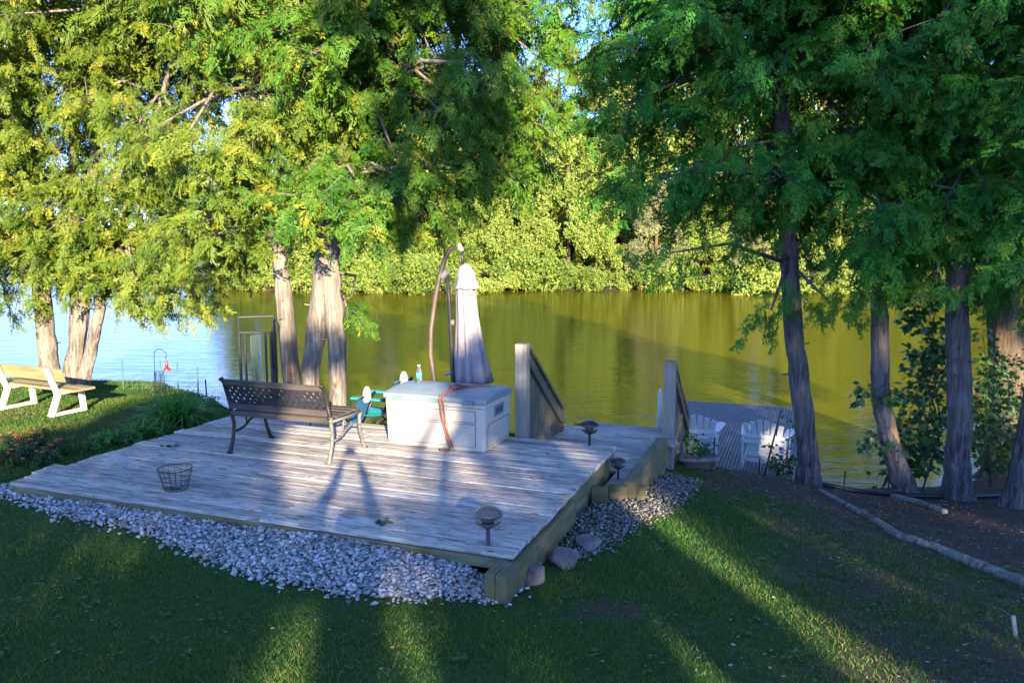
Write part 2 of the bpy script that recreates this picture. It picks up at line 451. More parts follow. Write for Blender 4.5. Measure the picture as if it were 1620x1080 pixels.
def fbz(x, y): return float(np.interp(y - shore(x), fo, fz))

# ------------------------------------------------------------------ foliage tools
def diamonds(segs):
    """segs: list of (p0, p1, halfwidth, normal) -> (verts, quads)"""
    V, F = [], []
    for p0, p1, w, nn in segs:
        p0 = np.array(p0, float); p1 = np.array(p1, float); d = p1 - p0
        s_ = nrm(np.cross(nn, d)) * w; mid = p0 + d * .45
        b_ = len(V); V += [p0, mid + s_, p1, mid - s_]; F.append((b_, b_ + 1, b_ + 2, b_ + 3))
    return np.array(V), np.array(F)
def cedar_spray(seed):
    r = np.random.default_rng(seed); S = []
    dk_ = r.uniform(.15, .5)
    def droop(x, y): return np.array([x, y + bend * x * x, -dk_ * x * x - .2 * abs(y)])
    n = int(r.integers(4, 8)); bend = r.normal(0, .25)
    S.append((droop(0, 0), droop(.98, r.normal(0, .03)), .022, (0, 0, 1)))
    for i in range(n):
        for sd_ in (-1, 1):
            t_ = .08 + .80 * (i + .25 * (sd_ > 0)) / n
            L = (.50 - .34 * t_) * r.uniform(.5, 1.25); a = R(r.uniform(28, 62)) * sd_
            e = np.array([t_ + L * math.cos(a), L * math.sin(a)])
            nn = (r.normal(0, .35), r.normal(0, .35), 1)
            S.append((droop(t_, 0), droop(*e), .034, nn))
            q = np.array([t_, 0]) + (e - np.array([t_, 0])) * .45
            for s2 in (-1, 1):
                a2 = a + s2 * R(38); L2 = L * .46
                S.append((droop(*q), droop(q[0] + L2 * math.cos(a2), q[1] + L2 * math.sin(a2)), .027, nn))
    return diamonds(S)
def leaf_clump(seed, n=8, asp=.55, size=.42, spread=.5):
    r = np.random.default_rng(seed); S = []
    for i in range(n):
        p = r.normal(0, 1, 3); p = p / np.linalg.norm(p) * spread * r.uniform(.3, 1)
        d = nrm(r.normal(0, 1, 3) + p * 1.2); S.append((p - d * size * .5, p + d * size * .5, size * asp * .5, nrm(r.normal(0, .55, 3) + np.array([0, 0, 1.0]))))
    return diamonds(S)
def maple_leaf(seed):
    # one lobed leaf as three pointed blades joined at the stalk, plus stalk
    S = [((0, 0, 0), (1, 0, -.12), .24, (0, 0, 1))]
    for a, L in ((42, .78), (-42, .78), (88, .48), (-88, .48)):
        S.append(((0, 0, 0), (L * math.cos(R(a)), L * math.sin(R(a)), -.08), .17 * L / .6, (0, 0, 1)))
    return diamonds(S)
def needle_tuft(seed):
    r = np.random.default_rng(seed); S = []
    for i in range(14):
        d = nrm(np.array([.9, 0, .15]) + r.normal(0, .55, 3)); S.append(((0, 0, 0), d * r.uniform(.7, 1), .045, nrm(r.normal(0, 1, 3))))
    return diamonds(S)
SPRAYS = [cedar_spray(i) for i in range(10)]
CLUMPS = [leaf_clump(i) for i in range(5)]
SPRIGS = [leaf_clump(20 + i, 7, .6, .36, .45) for i in range(4)]
MAPLES = [maple_leaf(0)]
TUFTS = [needle_tuft(i) for i in range(3)]

def scatter(name, tmpls, P, X, N, S, mat, parent=None, tint=None):
    P = np.asarray(P, float); n = len(P)
    X = nrm(X); N = np.asarray(N, float); Z = nrm(N - X * (N * X).sum(-1, keepdims=True)); Y = np.cross(Z, X)
    S = np.broadcast_to(np.asarray(S, float), (n,)); tint = RNG.random(n) if tint is None else np.asarray(tint)
    which = RNG.integers(0, len(tmpls), n)
    VV, FF, TT = [], [], []; base = 0
    for k, (tv, tf) in enumerate(tmpls):
        ix = np.nonzero(which == k)[0]
        if not len(ix): continue
        B = np.stack([X[ix], Y[ix], Z[ix]], 1)              # rows = axes
        w = np.einsum('vk,nkj->nvj', tv, B) * S[ix][:, None, None] + P[ix][:, None, :]
        VV.append(w.reshape(-1, 3)); nv = len(tv)
        FF.append((tf[None] + (np.arange(len(ix)) * nv)[:, None, None] + base).reshape(-1, tf.shape[1]))
        TT.append(np.repeat(tint[ix], nv)); base += len(ix) * nv
    return np_mesh(name, np.concatenate(VV), np.concatenate(FF), mat, parent, {'tint': np.clip(np.concatenate(TT), 0, 1)})

def in_poly(px, py, poly):
    c = False; j = len(poly) - 1
    for i in range(len(poly)):
        (xi, yi), (xj, yj) = poly[i], poly[j]
        if (yi > py) != (yj > py) and px < (xj - xi) * (py - yi) / (yj - yi) + xi: c = not c
        j = i
    return c
def lobes_in(poly, Y, depth, n, rad, seed, holes=()):
    """poly: crown outline in the vertical x-z plane through the tree, metres"""
    r = np.random.default_rng(seed); xs_ = [p[0] for p in poly]; zs_ = [p[1] for p in poly]; out = []
    tries = 0
    while len(out) < n and tries < 6000:
        tries += 1
        x, z = r.uniform(min(xs_), max(xs_)), r.uniform(min(zs_), max(zs_))
        if not in_poly(x, z, poly): continue
        if any((x - hx) ** 2 + (z - hz_) ** 2 < hr * hr for hx, hz_, hr in holes): continue
        y = Y + r.uniform(-depth, depth); rr = rad * r.uniform(.75, 1.2)
        if all((x - o_[0]) ** 2 + (z - o_[2]) ** 2 + .4 * (y - o_[1]) ** 2 > (rad * .62) ** 2 for o_ in out): out.append((x, y, z, rr))
    return out
def trunk_tube(mb, P_, R_, r, n=26, flare=.42):
    # fluted, slightly lumpy bark tube with root flare
    P_ = np.array(P_); P2, R2 = [], []
    for i in range(len(P_) - 1):
        for q in (0, .34, .67): P2.append(P_[i] * (1 - q) + P_[i + 1] * q); R2.append(R_[i] * (1 - q) + R_[i + 1] * q)
    P2.append(P_[-1]); R2.append(R_[-1]); b0 = len(mb.v); mb.tube(P2, R2, n); ph = r.uniform(0, 6, 6); nl = int(r.integers(4, 7))
    for i, (p, rr) in enumerate(zip(P2, R2)):
        h = np.linalg.norm(p - P2[0]); fl = math.exp(-h / .16)
        for j in range(n):
            th = 2 * PI * j / n; k_ = 1 + fl * flare * (1 + .7 * math.cos(nl * th + ph[0])) + .05 * math.cos(7 * th + ph[1] + .5 * h) + .035 * math.cos(11 * th + ph[2] + 1.3 * h) + .03 * math.cos(3 * th + ph[3] + 2.1 * h) + r.normal(0, .014)
            v = np.array(mb.v[b0 + i * n + j]); mb.v[b0 + i * n + j] = tuple(p + (v - p) * k_)
def cedar(root, stems, lobes, bark, leaf, seed, dens=24, spray=.2, up_lobes=()):
    """stems: list of list of (x,y,z,r) world points. Builds trunk parts with limbs and one crown."""
    r = np.random.default_rng(seed); base = np.array(root.location)
    tm = [MB() for _ in stems]
    for k, st in enumerate(stems):
        pts = [np.array(p[:3]) - base for p in st]; rad = [p[3] for p in st]
        # resample for a slightly uneven trunk, flared at the foot
        P_, R_ = [], []
        for i in range(len(pts) - 1):
            for q in np.linspace(0, 1, 7, endpoint=False):
                P_.append(pts[i] * (1 - q) + pts[i + 1] * q + r.normal(0, .007, 3)); R_.append((rad[i] * (1 - q) + rad[i + 1] * q) * r.uniform(.96, 1.05))
        P_.append(pts[-1]); R_.append(rad[-1])
        trunk_tube(tm[k], P_, R_, r)
        for _ in range(9):
            i = int(r.integers(4, max(5, len(P_) - 8))); d = nrm(np.array([r.normal(), r.normal() - .4, .25])); L_ = R_[i] + r.uniform(.02, .12)
            tm[k].tube([P_[i] + d * R_[i] * .8, P_[i] + d * L_], [.014, .008], 5)
    cp, cx, cn, cs, ct = [], [], [], [], []
    tw = tm[0]
    for (x, y, z, rr) in list(lobes) + list(up_lobes):
        big = 1.0 if z < 5.6 else 1.7
        c = np.array([x, y, z]) - base
        best = None
        for k, st in enumerate(stems):
            for i in range(len(st) - 1):
                for q in (0, .5, 1):
                    p = (np.array(st[i][:3]) * (1 - q) + np.array(st[i + 1][:3]) * q) - base
                    dd = np.linalg.norm((p - c)[:2]) + 1.1 * abs((p[2] - .25) - c[2])
                    if best is None or dd < best[0]: best = (dd, p, k)
        p = best[1]; mid = (p + c) / 2 + np.array([0, 0, .18]) + r.normal(0, .08, 3)
        tm[best[2]].tube([p, mid, c], [.034, .022, .010], 6)
        trunk_h = nrm(np.array([c[0] - p[0], c[1] - p[1], 0.0]) + 1e-3)
        K = max(4, int(dens * rr * rr / .3 / big))
        for _ in range(K):
            d = nrm(r.normal(0, 1, 3) * np.array([1, 1, .75])); q0 = c + d * rr * r.uniform(.25, 1.0) * np.array([1, 1, .85])
            ax = nrm(trunk_h * .45 + d * .6 + np.array([0, 0, -.55]) + r.normal(0, .2, 3))
            L = r.uniform(.25, .5) * big; e = q0 + ax * L
            if r.random() < .55: tw.tube([c + (q0 - c) * .2, q0, q0 + ax * L * .7], [.007, .005, .002], 3, False)
            side = nrm(np.cross(ax, np.array([0, 0, 1.]) + r.normal(0, .3, 3))); tn = r.normal(.42, .2)
            for j in range(9):
                tt = (j + .5) / 9; sg = -1 if j % 2 else 1
                X_ = nrm(ax * .8 + side * sg * .65 * (1 - .5 * tt) + np.array([0, 0, -.25]) + r.normal(0, .18, 3))
                cp.append(q0 + ax * L * tt + r.normal(0, .03, 3)); cx.append(X_)
                cn.append(nrm(d * .5 + np.array([0, -.15, .55]) - SUN * .4 + r.normal(0, .42, 3)))
                cs.append(spray * r.uniform(.55, 1.35) * big); ct.append(tn + r.normal(0, .13) + (.45 if r.random() < .03 else 0))
    for k, mb in enumerate(tm): mb.build('trunk', bark, root, True)
    scatter('crown', SPRAYS, cp, cx, cn, cs, leaf, root, ct)
def wpoly(pts, Y):
    return [(float(at_Y(x, y, Y)[0]), float(at_Y(x, y, Y)[2])) for x, y in pts]
def up(x0, x1, Y, z0, z1, n, rad, seed, depth=1.6):
    return lobes_in([(x0, z0), (x1, z0), ((x0 + x1) / 2 + .8, z1), ((x0 + x1) / 2 - .8, z1)], Y, depth, n, rad, seed)
def st(pxs, Y, rads, top=None):
    out = []
    for (x, y), r_ in zip(pxs, rads):
        p = at_Y(x, y, Y); out.append((p[0], p[1], p[2], r_))
    if top: out.append(top)
    return out

# ------------------------------------------------------------------ near trees
# left clump: four pale trunks from one stool
Y0 = 13.5
zb = gzf(-7.6, Y0) - .15
root = thing('cedar_tree', 'bright sunlit cedar rising from four pale trunks beside the slatted garden bench', 'tree', (-7.6, Y0, zb))
stems = [[(-7.92, Y0, zb, .17), (-7.95, Y0, .6, .145), (-8.05, Y0 + .1, 3, .11), (-8.2, Y0 + .2, 7, .05)],
         [(-7.62, Y0 + .25, zb, .11), (-7.62, Y0 + .3, .6, .095), (-7.5, Y0 + .4, 3.2, .07), (-7.3, Y0 + .6, 6.5, .03)],
         [(-7.60, Y0 - .1, zb, .15), (-7.35, Y0 - .05, .7, .125), (-7.0, Y0, 3, .09), (-6.6, Y0, 6.6, .04)],
         [(-7.42, Y0 - .1, zb, .12), (-7.05, Y0 - .15, .6, .09), (-6.85, Y0 - .2, 1.25, .075), (-6.0, Y0 - .3, 3.4, .05), (-5.2, Y0 - .4, 5.6, .02)]]
pl = wpoly([(-120, -60), (385, -60), (395, 120), (335, 250), (350, 360), (325, 450), (250, 455), (205, 410), (130, 405), (60, 425), (0, 440), (-120, 440)], Y0)
lb = lobes_in(pl, Y0, 1.5, 105, .60, 3)
lb += [(*at_Y(x, y, Y0 - .6), r_) for x, y, r_ in ((60, 380, .5), (120, 360, .5), (180, 380, .5), (150, 420, .42), (90, 425, .42), (220, 330, .5), (30, 340, .5), (110, 300, .5), (170, 290, .5), (-30, 380, .5), (205, 440, .35), (285, 470, .42), (330, 440, .4), (30, 465, .4), (-20, 470, .45), (240, 470, .35))]
cedar(root, stems, lb, M['bark_warm'], M['cedar_left'], 5, 24, .20, up(-11, -4, Y0, 5.9, 9.5, 16, .9, 33))

Y1 = 10.8
zb = gzf(-3.0, Y1) - .3
root = thing('cedar_tree', 'slim single trunk cedar right behind the tall glass panel stand', 'tree', (-3.0, Y1, zb))
pl = wpoly([(345, -60), (610, -60), (560, 200), (520, 300), (455, 355), (400, 345), (350, 300), (300, 240), (330, 120)], Y1)
lb = lobes_in(pl, Y1, 1.1, 34, .50, 8, [(*[at_Y(415, 130, Y1)[i] for i in (0, 2)], .55)])
lb += [(*at_Y(x, y, Y1 - .5), r_) for x, y, r_ in ((300, 330, .35), (270, 370, .3), (345, 370, .35), (440, 360, .3), (250, 200, .4))]
cedar(root, [[(-2.98, Y1, zb, .125), (-3.03, Y1, .3, .115), (-3.15, Y1, 2.2, .10), (-3.45, Y1 + .1, 4.2, .07), (-3.7, Y1 + .2, 7.5, .03)]],
      lb, M['bark_warm'], M['cedar_left'], 12, 24, .20, up(-5, -2.2, Y1, 5.3, 8.8, 8, .8, 34))

Y2 = 10.4
zb = gzf(-2.4, Y2) - .35
root = thing('cedar_tree', 'twin trunk cedar forking above the cast iron bench, dense drooping crown', 'tree', (-2.45, Y2, zb))
pl = wpoly([(470, -60), (850, -60), (855, 90), (845, 190), (815, 275), (770, 280), (725, 285), (660, 340), (600, 340), (560, 345), (505, 300), (470, 240), (455, 120)], Y2)
lb = lobes_in(pl, Y2, 1.5, 62, .50, 9)
lb += [(*at_Y(x, y, Y2 - .7), r_) for x, y, r_ in ((620, 365, .28), (670, 340, .25), (845, 150, .35), (840, 210, .32), (800, 270, .34), (770, 235, .4), (850, 90, .36), (740, 270, .34))]
lb += [(*at_Y(x, y, Y2 + .1), .16) for x, y in ((556, 470), (552, 500))]
cedar(root, [[(-2.72, Y2, zb, .115), (-2.65, Y2, .5, .112), (-2.42, Y2, 1.95, .14), (-2.38, Y2, 2.7, .12), (-2.2, Y2 + .1, 5, .08), (-2.1, Y2 + .2, 8, .03)],
             [(-2.28, Y2 - .1, zb, .11), (-2.29, Y2 - .08, .9, .112), (-2.36, Y2 - .03, 1.8, .13), (-2.3, Y2, 3.0, .1), (-1.3, Y2, 5.2, .06), (-.9, Y2, 7, .03)]],
      lb, M['bark_warm'], M['cedar_mid'], 13, 26, .19, up(-4, .4, Y2, 5.2, 9, 12, .8, 35))

def right_tree(label, base, poly, n, rad, seed, stem, Y, bark, leaf, extra=(), holes=(), dens=26, spray=.19, depth=1.2):
    zb_ = gzf(*base) - .15
    rt = thing('cedar_tree', label, 'tree', (base[0], base[1], zb_))
    stem = [(base[0], base[1], zb_, stem[0][3])] + stem[1:]
    lb_ = lobes_in(wpoly(poly, Y), Y, depth, n, rad, seed, holes)
    lb_ += [(*at_Y(x, y, Y - .5), r_) for x, y, r_ in extra]
    xm = stem[-1][0]
    cedar(rt, [stem], lb_, bark, leaf, seed, dens, spray, up(xm - 2.1, xm + 2.1, Y, 5.1, 9, 10, .8, seed + 50))
right_tree('shaded cedar whose bare leaning trunk stands right beside the two white dock chairs', (4.06, 10.5),
           [(925, -60), (1330, -60), (1340, 300), (1290, 380), (1240, 420), (1200, 330), (1130, 300), (1060, 360), (1000, 300), (960, 230), (955, 130), (915, 70)], 66, .48, 21,
           [(0, 0, 0, .165), (3.98, 10.5, -.5, .13), (3.77, 10.5, .78, .118), (3.52, 10.5, 3.0, .11), (3.35, 10.5, 5.5, .07), (3.2, 10.5, 8.5, .03)], 10.5, M['bark_cool'], M['cedar_right'],
           [(1235, 455, .26), (1310, 475, .22), (1060, 400, .3), (975, 300, .35), (1150, 370, .3), (1220, 490, .14)])
right_tree('shaded cedar with a bowed trunk and peeled orange bark spots', (5.28, 10.2),
           [(1270, -60), (1490, -60), (1480, 360), (1430, 400), (1370, 430), (1330, 400), (1290, 300)], 34, .46, 22,
           [(0, 0, 0, .15), (5.02, 10.2, -.6, .118), (4.82, 10.2, .07, .108), (4.72, 10.2, 1.2, .10), (4.70, 10.2, 2.6, .085), (4.75, 10.2, 5, .07), (4.8, 10.2, 8, .03)], 10.2, M['bark_patch'], M['cedar_right'],
           [(1345, 450, .22), (1400, 460, .22), (1375, 400, .3)])
right_tree('thick straight grey cedar trunk in shade between the bowed cedar and the leafy maple sapling', (5.75, 9.95),
           [(1390, -60), (1640, -60), (1640, 330), (1600, 400), (1540, 420), (1490, 400), (1430, 330)], 36, .46, 23,
           [(0, 0, 0, .185), (5.72, 9.95, -.6, .145), (5.68, 9.95, .3, .138), (5.55, 9.95, 1.6, .128), (5.45, 9.95, 3.0, .12), (5.4, 9.95, 5, .08), (5.4, 9.95, 8, .03)], 9.95, M['bark_cool'], M['cedar_right'],
           [(1480, 440, .28), (1560, 430, .25), (1490, 330, .3), (1400, 260, .3)])
right_tree('dark barked cedar set back behind the maple sapling, catching low sun on its trunk', (7.95, 12.4),
           [(1400, -60), (1720, -60), (1720, 420), (1600, 400), (1480, 380)], 34, .60, 24,
           [(0, 0, 0, .30), (7.85, 12.4, -.2, .25), (7.7, 12.4, 1.0, .22), (7.5, 12.4, 3.0, .16), (7.4, 12.4, 7.5, .04)], 12.4, M['bark_dark'], M['cedar_right'])
right_tree('nearest grey cedar trunk, cut by the right edge of the photo', (6.15, 9.45),
           [(1520, -60), (1760, -60), (1760, 520), (1690, 520), (1620, 470), (1570, 400), (1545, 300)], 32, .46, 25,
           [(0, 0, 0, .15), (6.24, 9.45, -.3, .12), (6.34, 9.45, .8, .11), (6.5, 9.45, 3, .11), (6.6, 9.45, 7.5, .04)], 9.45, M['bark_cool'], M['cedar_right'],
           [(1610, 330, .35), (1600, 420, .3)])

# unseen trees added behind the photographer; crowns shaped to shade lawn, deck and cedars
def shade_caster(label, D0, trunk_u, blobs, seed, lean=0):
    r = np.random.default_rng(seed); cen = np.array([0, 0, H])
    b0 = cen + trunk_u * SU - D0 * SUN; b0[2] = gzf(b0[0], b0[1])
    rt = thing('shade_caster', label, 'tree', b0, 0, 'unseen shade casters behind the photographer')
    P, X, N = [], [], []; tm = MB(); top = b0 + np.array([0, 0, 6.0])
    zs_ = []
    for (u, v, ru, rv) in blobs:
        c = cen + u * SU + v * SV - D0 * SUN; zs_.append(c[2])
        n = int(1150 * ru * rv) + 70
        th = r.uniform(0, 2 * PI, n); q = np.sqrt(r.random(n))
        P.append(c + (q * np.cos(th) * ru)[:, None] * SU + (q * np.sin(th) * rv)[:, None] * SV - r.normal(0, .35, n)[:, None] * HZ)
        X.append(r.normal(0, 1, (n, 3))); N.append(r.normal(0, .5, (n, 3)) + SUN)
        tm.tube([(0, 0, max(1.5, c[2] - b0[2] - 1.0)), (c - b0) * np.array([.6, .6, 1]) - np.array([0, 0, .3]), c - b0], [.09, .05, .02], 6)
    ht = max(zs_) - b0[2] - .5; tm.tube([(0, 0, -.2), (.03, 0, 2), (0, .03, 5.0 - b0[2]), (lean, .1, 6.0 - b0[2]), (lean, .1, ht)], [.16, .12, .10, .09, .04], 12)
    tm.build('trunk', M['bark_dark'], rt, True)
    P = np.concatenate(P) - b0
    scatter('crown', SPRIGS, P, np.concatenate(X), np.concatenate(N), .23, M['shade_leaf'], rt)
SHADE = [
 ('broad unseen tree added for shade behind the photographer on the left', 12.5, -2.3, [(-2.2, .25, 1.4, .75), (-1.45, .55, .8, .6), (-3.3, .0, .75, .55), (-2.9, .55, .6, .5), (-2.4, -.75, 1.7, .65), (-2.4, -1.5, 1.8, .5), (-1.1, -.55, .5, .6), (-.9, -1.2, .38, .55), (-2.2, .9, .6, .35), (-4.6, -.85, 1.3, .55), (-4.6, -1.5, 1.6, .4), (-6.2, -.8, 1.1, .8), (-.55, 1.28, .62, .28)]),
 ('slender unseen tree added for shade directly behind the photographer', 14.0, .60, [(.25, -.76, 1.0, .27), (-.03, -1.3, .17, .4), (1.2, -1.2, .58, .45), (1.88, -1.0, .2, .15), (.9, -.75, .5, .2), (1.25, .25, .16, .2), (1.2, .75, .2, .14), (-.3, -.78, .5, .22), (.75, 3.85, .42, .3), (1.4, 4.2, .36, .4), (.15, 4.75, .45, .3), (1.05, 5.2, .5, .3), (1.6, 2.8, .26, .4), (1.6, 3.6, .34, .45), (1.5, 4.6, .4, .4), (1.2, 3.25, .28, .22), (.5, 3.1, .26, .2)]),
 ('middling unseen tree added for shade behind the photographer, third from the left', 13.0, 2.1, [(2.25, .45, .85, .50), (1.62, .0, .48, .46), (2.36, -1.2, .29, .6), (2.2, -.55, .35, .25), (2.85, -.2, .4, .38), (2.6, 1.3, .7, .5), (1.75, -.75, .5, .25), (1.5, .9, .25, .3)]),
 ('tall dense unseen tree added for shade behind the photographer on the right', 15.0, 4.6, [(4.5, .2, 1.3, 1.1), (4.3, -1.2, 1.0, .8), (4.4, 1.9, 1.2, 1.1), (4.7, 3.6, 1.3, 1.1), (4.6, 5.1, 1.2, .9), (3.5, 3.0, .5, .6), (3.15, 4.0, .42, .6), (3.38, -1.0, .40, .65), (3.7, .1, .6, .9), (5.6, -1.2, .9, .8), (5.6, .6, .8, .9), (5.7, 2.6, .7, .9)]),
 ('tall spreading unseen tree added for shade behind the photographer at far right', 15.5, 7.2, [(6.9, -.6, 1.5, 1.3), (6.8, 1.4, 1.5, 1.2), (6.9, 3.3, 1.5, 1.2), (7, 5.2, 1.4, 1.1), (9.3, -.9, 1.3, .8), (9.2, 2.2, 1.2, 1.0), (9.3, 4.2, 1.2, 1.0), (11.5, 1.8, 1.2, 1.1), (11.5, -.8, 1.2, .9), (10.5, 1.9, .7, .95), (8.2, .4, .9, .9), (8.1, -1.0, .8, .7)]),
]
for i, (lab, d0, tu, bl) in enumerate(SHADE): shade_caster(lab, d0, tu, bl, 70 + i, .55 if i == 1 else 0)
# ------------------------------------------------------------------ far bank woods
def far_tree_mesh(kind, seed):
    """returns root (Empty at the foot) with trunk and crown; built at the origin"""
    r = np.random.default_rng(seed)
    P, X, N, S, T = [], [], [], [], []; tm = MB()
    def clump(c, rad, n, size, squash=.8):
        d = nrm(r.normal(0, 1, (n, 3))); q = r.uniform(.45, 1.0, n) ** .6
        P.append(np.array(c) + d * (q * rad)[:, None] * np.array([1, 1, squash])); X.append(r.normal(0, 1, (n, 3)) + d)
        N.append(d * 1.0 + np.array([0, 0, .35]) - SUN * .8 + r.normal(0, .35, (n, 3))); S.append(r.uniform(.6, 1.2, n) * size); T.append(np.full(n, r.normal(.45, .18)) + r.normal(0, .14, n))
    if kind == 'round':
        h = 12
        for i in range(46):
            z = r.uniform(.8, h - 1.2); w = 3.6 * math.sin(PI * min(1, (z + 1.5) / (h + 1.8))) ** .7
            a = r.uniform(0, 2 * PI); q = w * r.uniform(.5, 1)
            clump((q * math.cos(a), q * math.sin(a), z), r.uniform(.8, 1.4), 60, .66)
            tm.tube([(0, 0, max(.5, z - 2)), (q * .5 * math.cos(a), q * .5 * math.sin(a), z - .6), (q * math.cos(a), q * math.sin(a), z)], [.1, .06, .03], 5)
        tm.tube([(0, 0, -.4), (.1, 0, 4), (0, .1, h - 1.5)], [.28, .2, .06], 8); tp = CLUMPS
    elif kind == 'broad':
        h = 12
        for i in range(150):
            z = h * r.uniform(.02, 1) ; w = 4.6 * (1 - z / h) ** .75 + .25
            a = r.uniform(0, 2 * PI); q = w * r.uniform(.6, 1)
            clump((q * math.cos(a), q * math.sin(a), z), r.uniform(.5, .95), 52, .48, 1.0)
        tm.tube([(0, 0, -.4), (0, .05, 5), (0, 0, h - .5)], [.3, .2, .03], 8); tp = CLUMPS
    elif kind == 'column':
        h = 13
        for i in range(60):
            z = h * r.uniform(.03, 1) ; w = 2.6 * (1 - z / h) ** .6 + .2
            a = r.uniform(0, 2 * PI); q = w * r.uniform(.55, 1)
            clump((q * math.cos(a), q * math.sin(a), z), r.uniform(.55, .95), 44, .54, 1.2)
        tm.tube([(0, 0, -.4), (0, .05, 5), (0, 0, h - .5)], [.25, .17, .03], 8); tp = CLUMPS
    elif kind == 'pine':
        h = 21
        for i in range(54):
            z = h * (.30 + .70 * i / 54) + r.normal(0, .2); w = 3.9 * (1 - ((z / h - .3) / .72) ** 1.6) + .5
            a = r.uniform(0, 2 * PI); q = w * r.uniform(.6, 1)
            e = np.array([q * math.cos(a), q * math.sin(a), z + q * .22])
            tm.tube([(0, 0, z - .3), e * np.array([.5, .5, 1]) - np.array([0, 0, .15]), e], [.07, .045, .015], 5)
            for f_ in (.55, .8, 1.0):
                n = 16; c = np.array([0, 0, z - .2]) * (1 - f_) + e * f_
                P.append(c + r.normal(0, .38, (n, 3)) * np.array([1, 1, .45])); X.append(r.normal(0, .6, (n, 3)) + np.array([math.cos(a), math.sin(a), .5]))
                N.append(r.normal(0, .6, (n, 3)) + np.array([0, 0, 1])); S.append(r.uniform(.45, .75, n)); T.append(r.normal(.45, .22, n))
        tm.tube([(0, 0, -.4), (.08, 0, 7), (.1, .05, 14), (0, 0, h)], [.30, .22, .14, .03], 8); tp = TUFTS
    elif kind == 'spruce':
        h = 6.0
        for i in range(90):
            z = .35 + (h - .4) * r.random() ** 1.2; w = 1.7 * (1 - z / h) + .08; a = r.uniform(0, 2 * PI)
            e = np.array([w * math.cos(a), w * math.sin(a), z - .15 * w])
            for f_ in (.5, .8, 1):
                n = 4; P.append(e * np.array([f_, f_, 1]) + r.normal(0, .09, (n, 3))); X.append(np.tile([math.cos(a), math.sin(a), -.1], (n, 1)) + r.normal(0, .3, (n, 3)))
                N.append(np.tile([0, 0, 1.], (n, 1)) + r.normal(0, .3, (n, 3))); S.append(np.full(n, .42)); T.append(r.normal(.5, .2, n))
        tm.tube([(0, 0, -.3), (0, 0, h - .2)], [.12, .02], 7); tp = TUFTS
    else:  # bush
        for i in range(16):
            a = r.uniform(0, 2 * PI); q = r.uniform(0, 1.5); z = r.uniform(.1, 2.2) * (1 - .25 * q)
            clump((q * math.cos(a), q * math.sin(a), z), r.uniform(.5, .85), 48, .46)
            tm.tube([(0, 0, -.2), (q * .6 * math.cos(a), q * .6 * math.sin(a), z * .7), (q * math.cos(a), q * math.sin(a), z)], [.05, .03, .012], 4)
        tp = CLUMPS
    return tm, tp, np.concatenate(P), np.concatenate(X), np.concatenate(N), np.concatenate(S), np.concatenate(T)
FAR = {}
def far_proto(key, kind, seed, leaf, bark='bark_dark'):
    tm, tp, P, X, N, S, T = far_tree_mesh(kind, seed)
    FAR[key] = (tm, tp, P, X, N, S, T, leaf, bark, [None])
for key, kind, seed, leaf in (('roundA', 'round', 1, 'far_leaf'), ('roundB', 'round', 2, 'far_leaf_dark'), ('roundC', 'round', 3, 'far_leaf'), ('grey', 'round', 4, 'far_grey'), ('colA', 'column', 5, 'far_leaf'), ('colB', 'column', 6, 'far_leaf_dark'),
                              ('pine', 'pine', 7, 'far_pine'), ('pineB', 'pine', 17, 'far_pine'), ('broad', 'broad', 14, 'far_leaf'), ('broadB', 'broad', 15, 'far_grey'), ('spruce', 'spruce', 8, 'far_grey'), ('bushA', 'bush', 9, 'far_leaf'), ('bushB', 'bush', 10, 'far_leaf_dark')):
    far_proto(key, kind, seed, leaf)
def far_plant(key, x, y, s, rz, name, label, cat, group=None, sz=None):
    tm, tp, P, X, N, S, T, leaf, bark, proto = FAR[key]
    if proto[0] is None:
        rt = thing(name, label, cat)
        tm.build('trunk' if cat != 'bush' else 'stem', M[bark], rt, True)
        scatter('crown' if cat != 'bush' else 'foliage', tp, P, X, N, S, M[leaf], rt, T)
        proto[0] = rt
    else:
        rt = copy_tree(proto[0]); rt.name = name
        for k in ('group',):
            if k in rt: del rt[k]
    rt.location = (x, y, fbz(x, y) - .1); rt.rotation_euler = (0, 0, rz); rt.scale = (s, s, s * (sz or 1))
    if cat == 'bush': rt.location.z += .28 * s
    return tag(rt, label, cat, group)
fr = np.random.default_rng(77)
GW = 'sunlit wall of trees on the far bank'
LW = 'bushy yellow green tree in the sunlit wall of trees across the river'
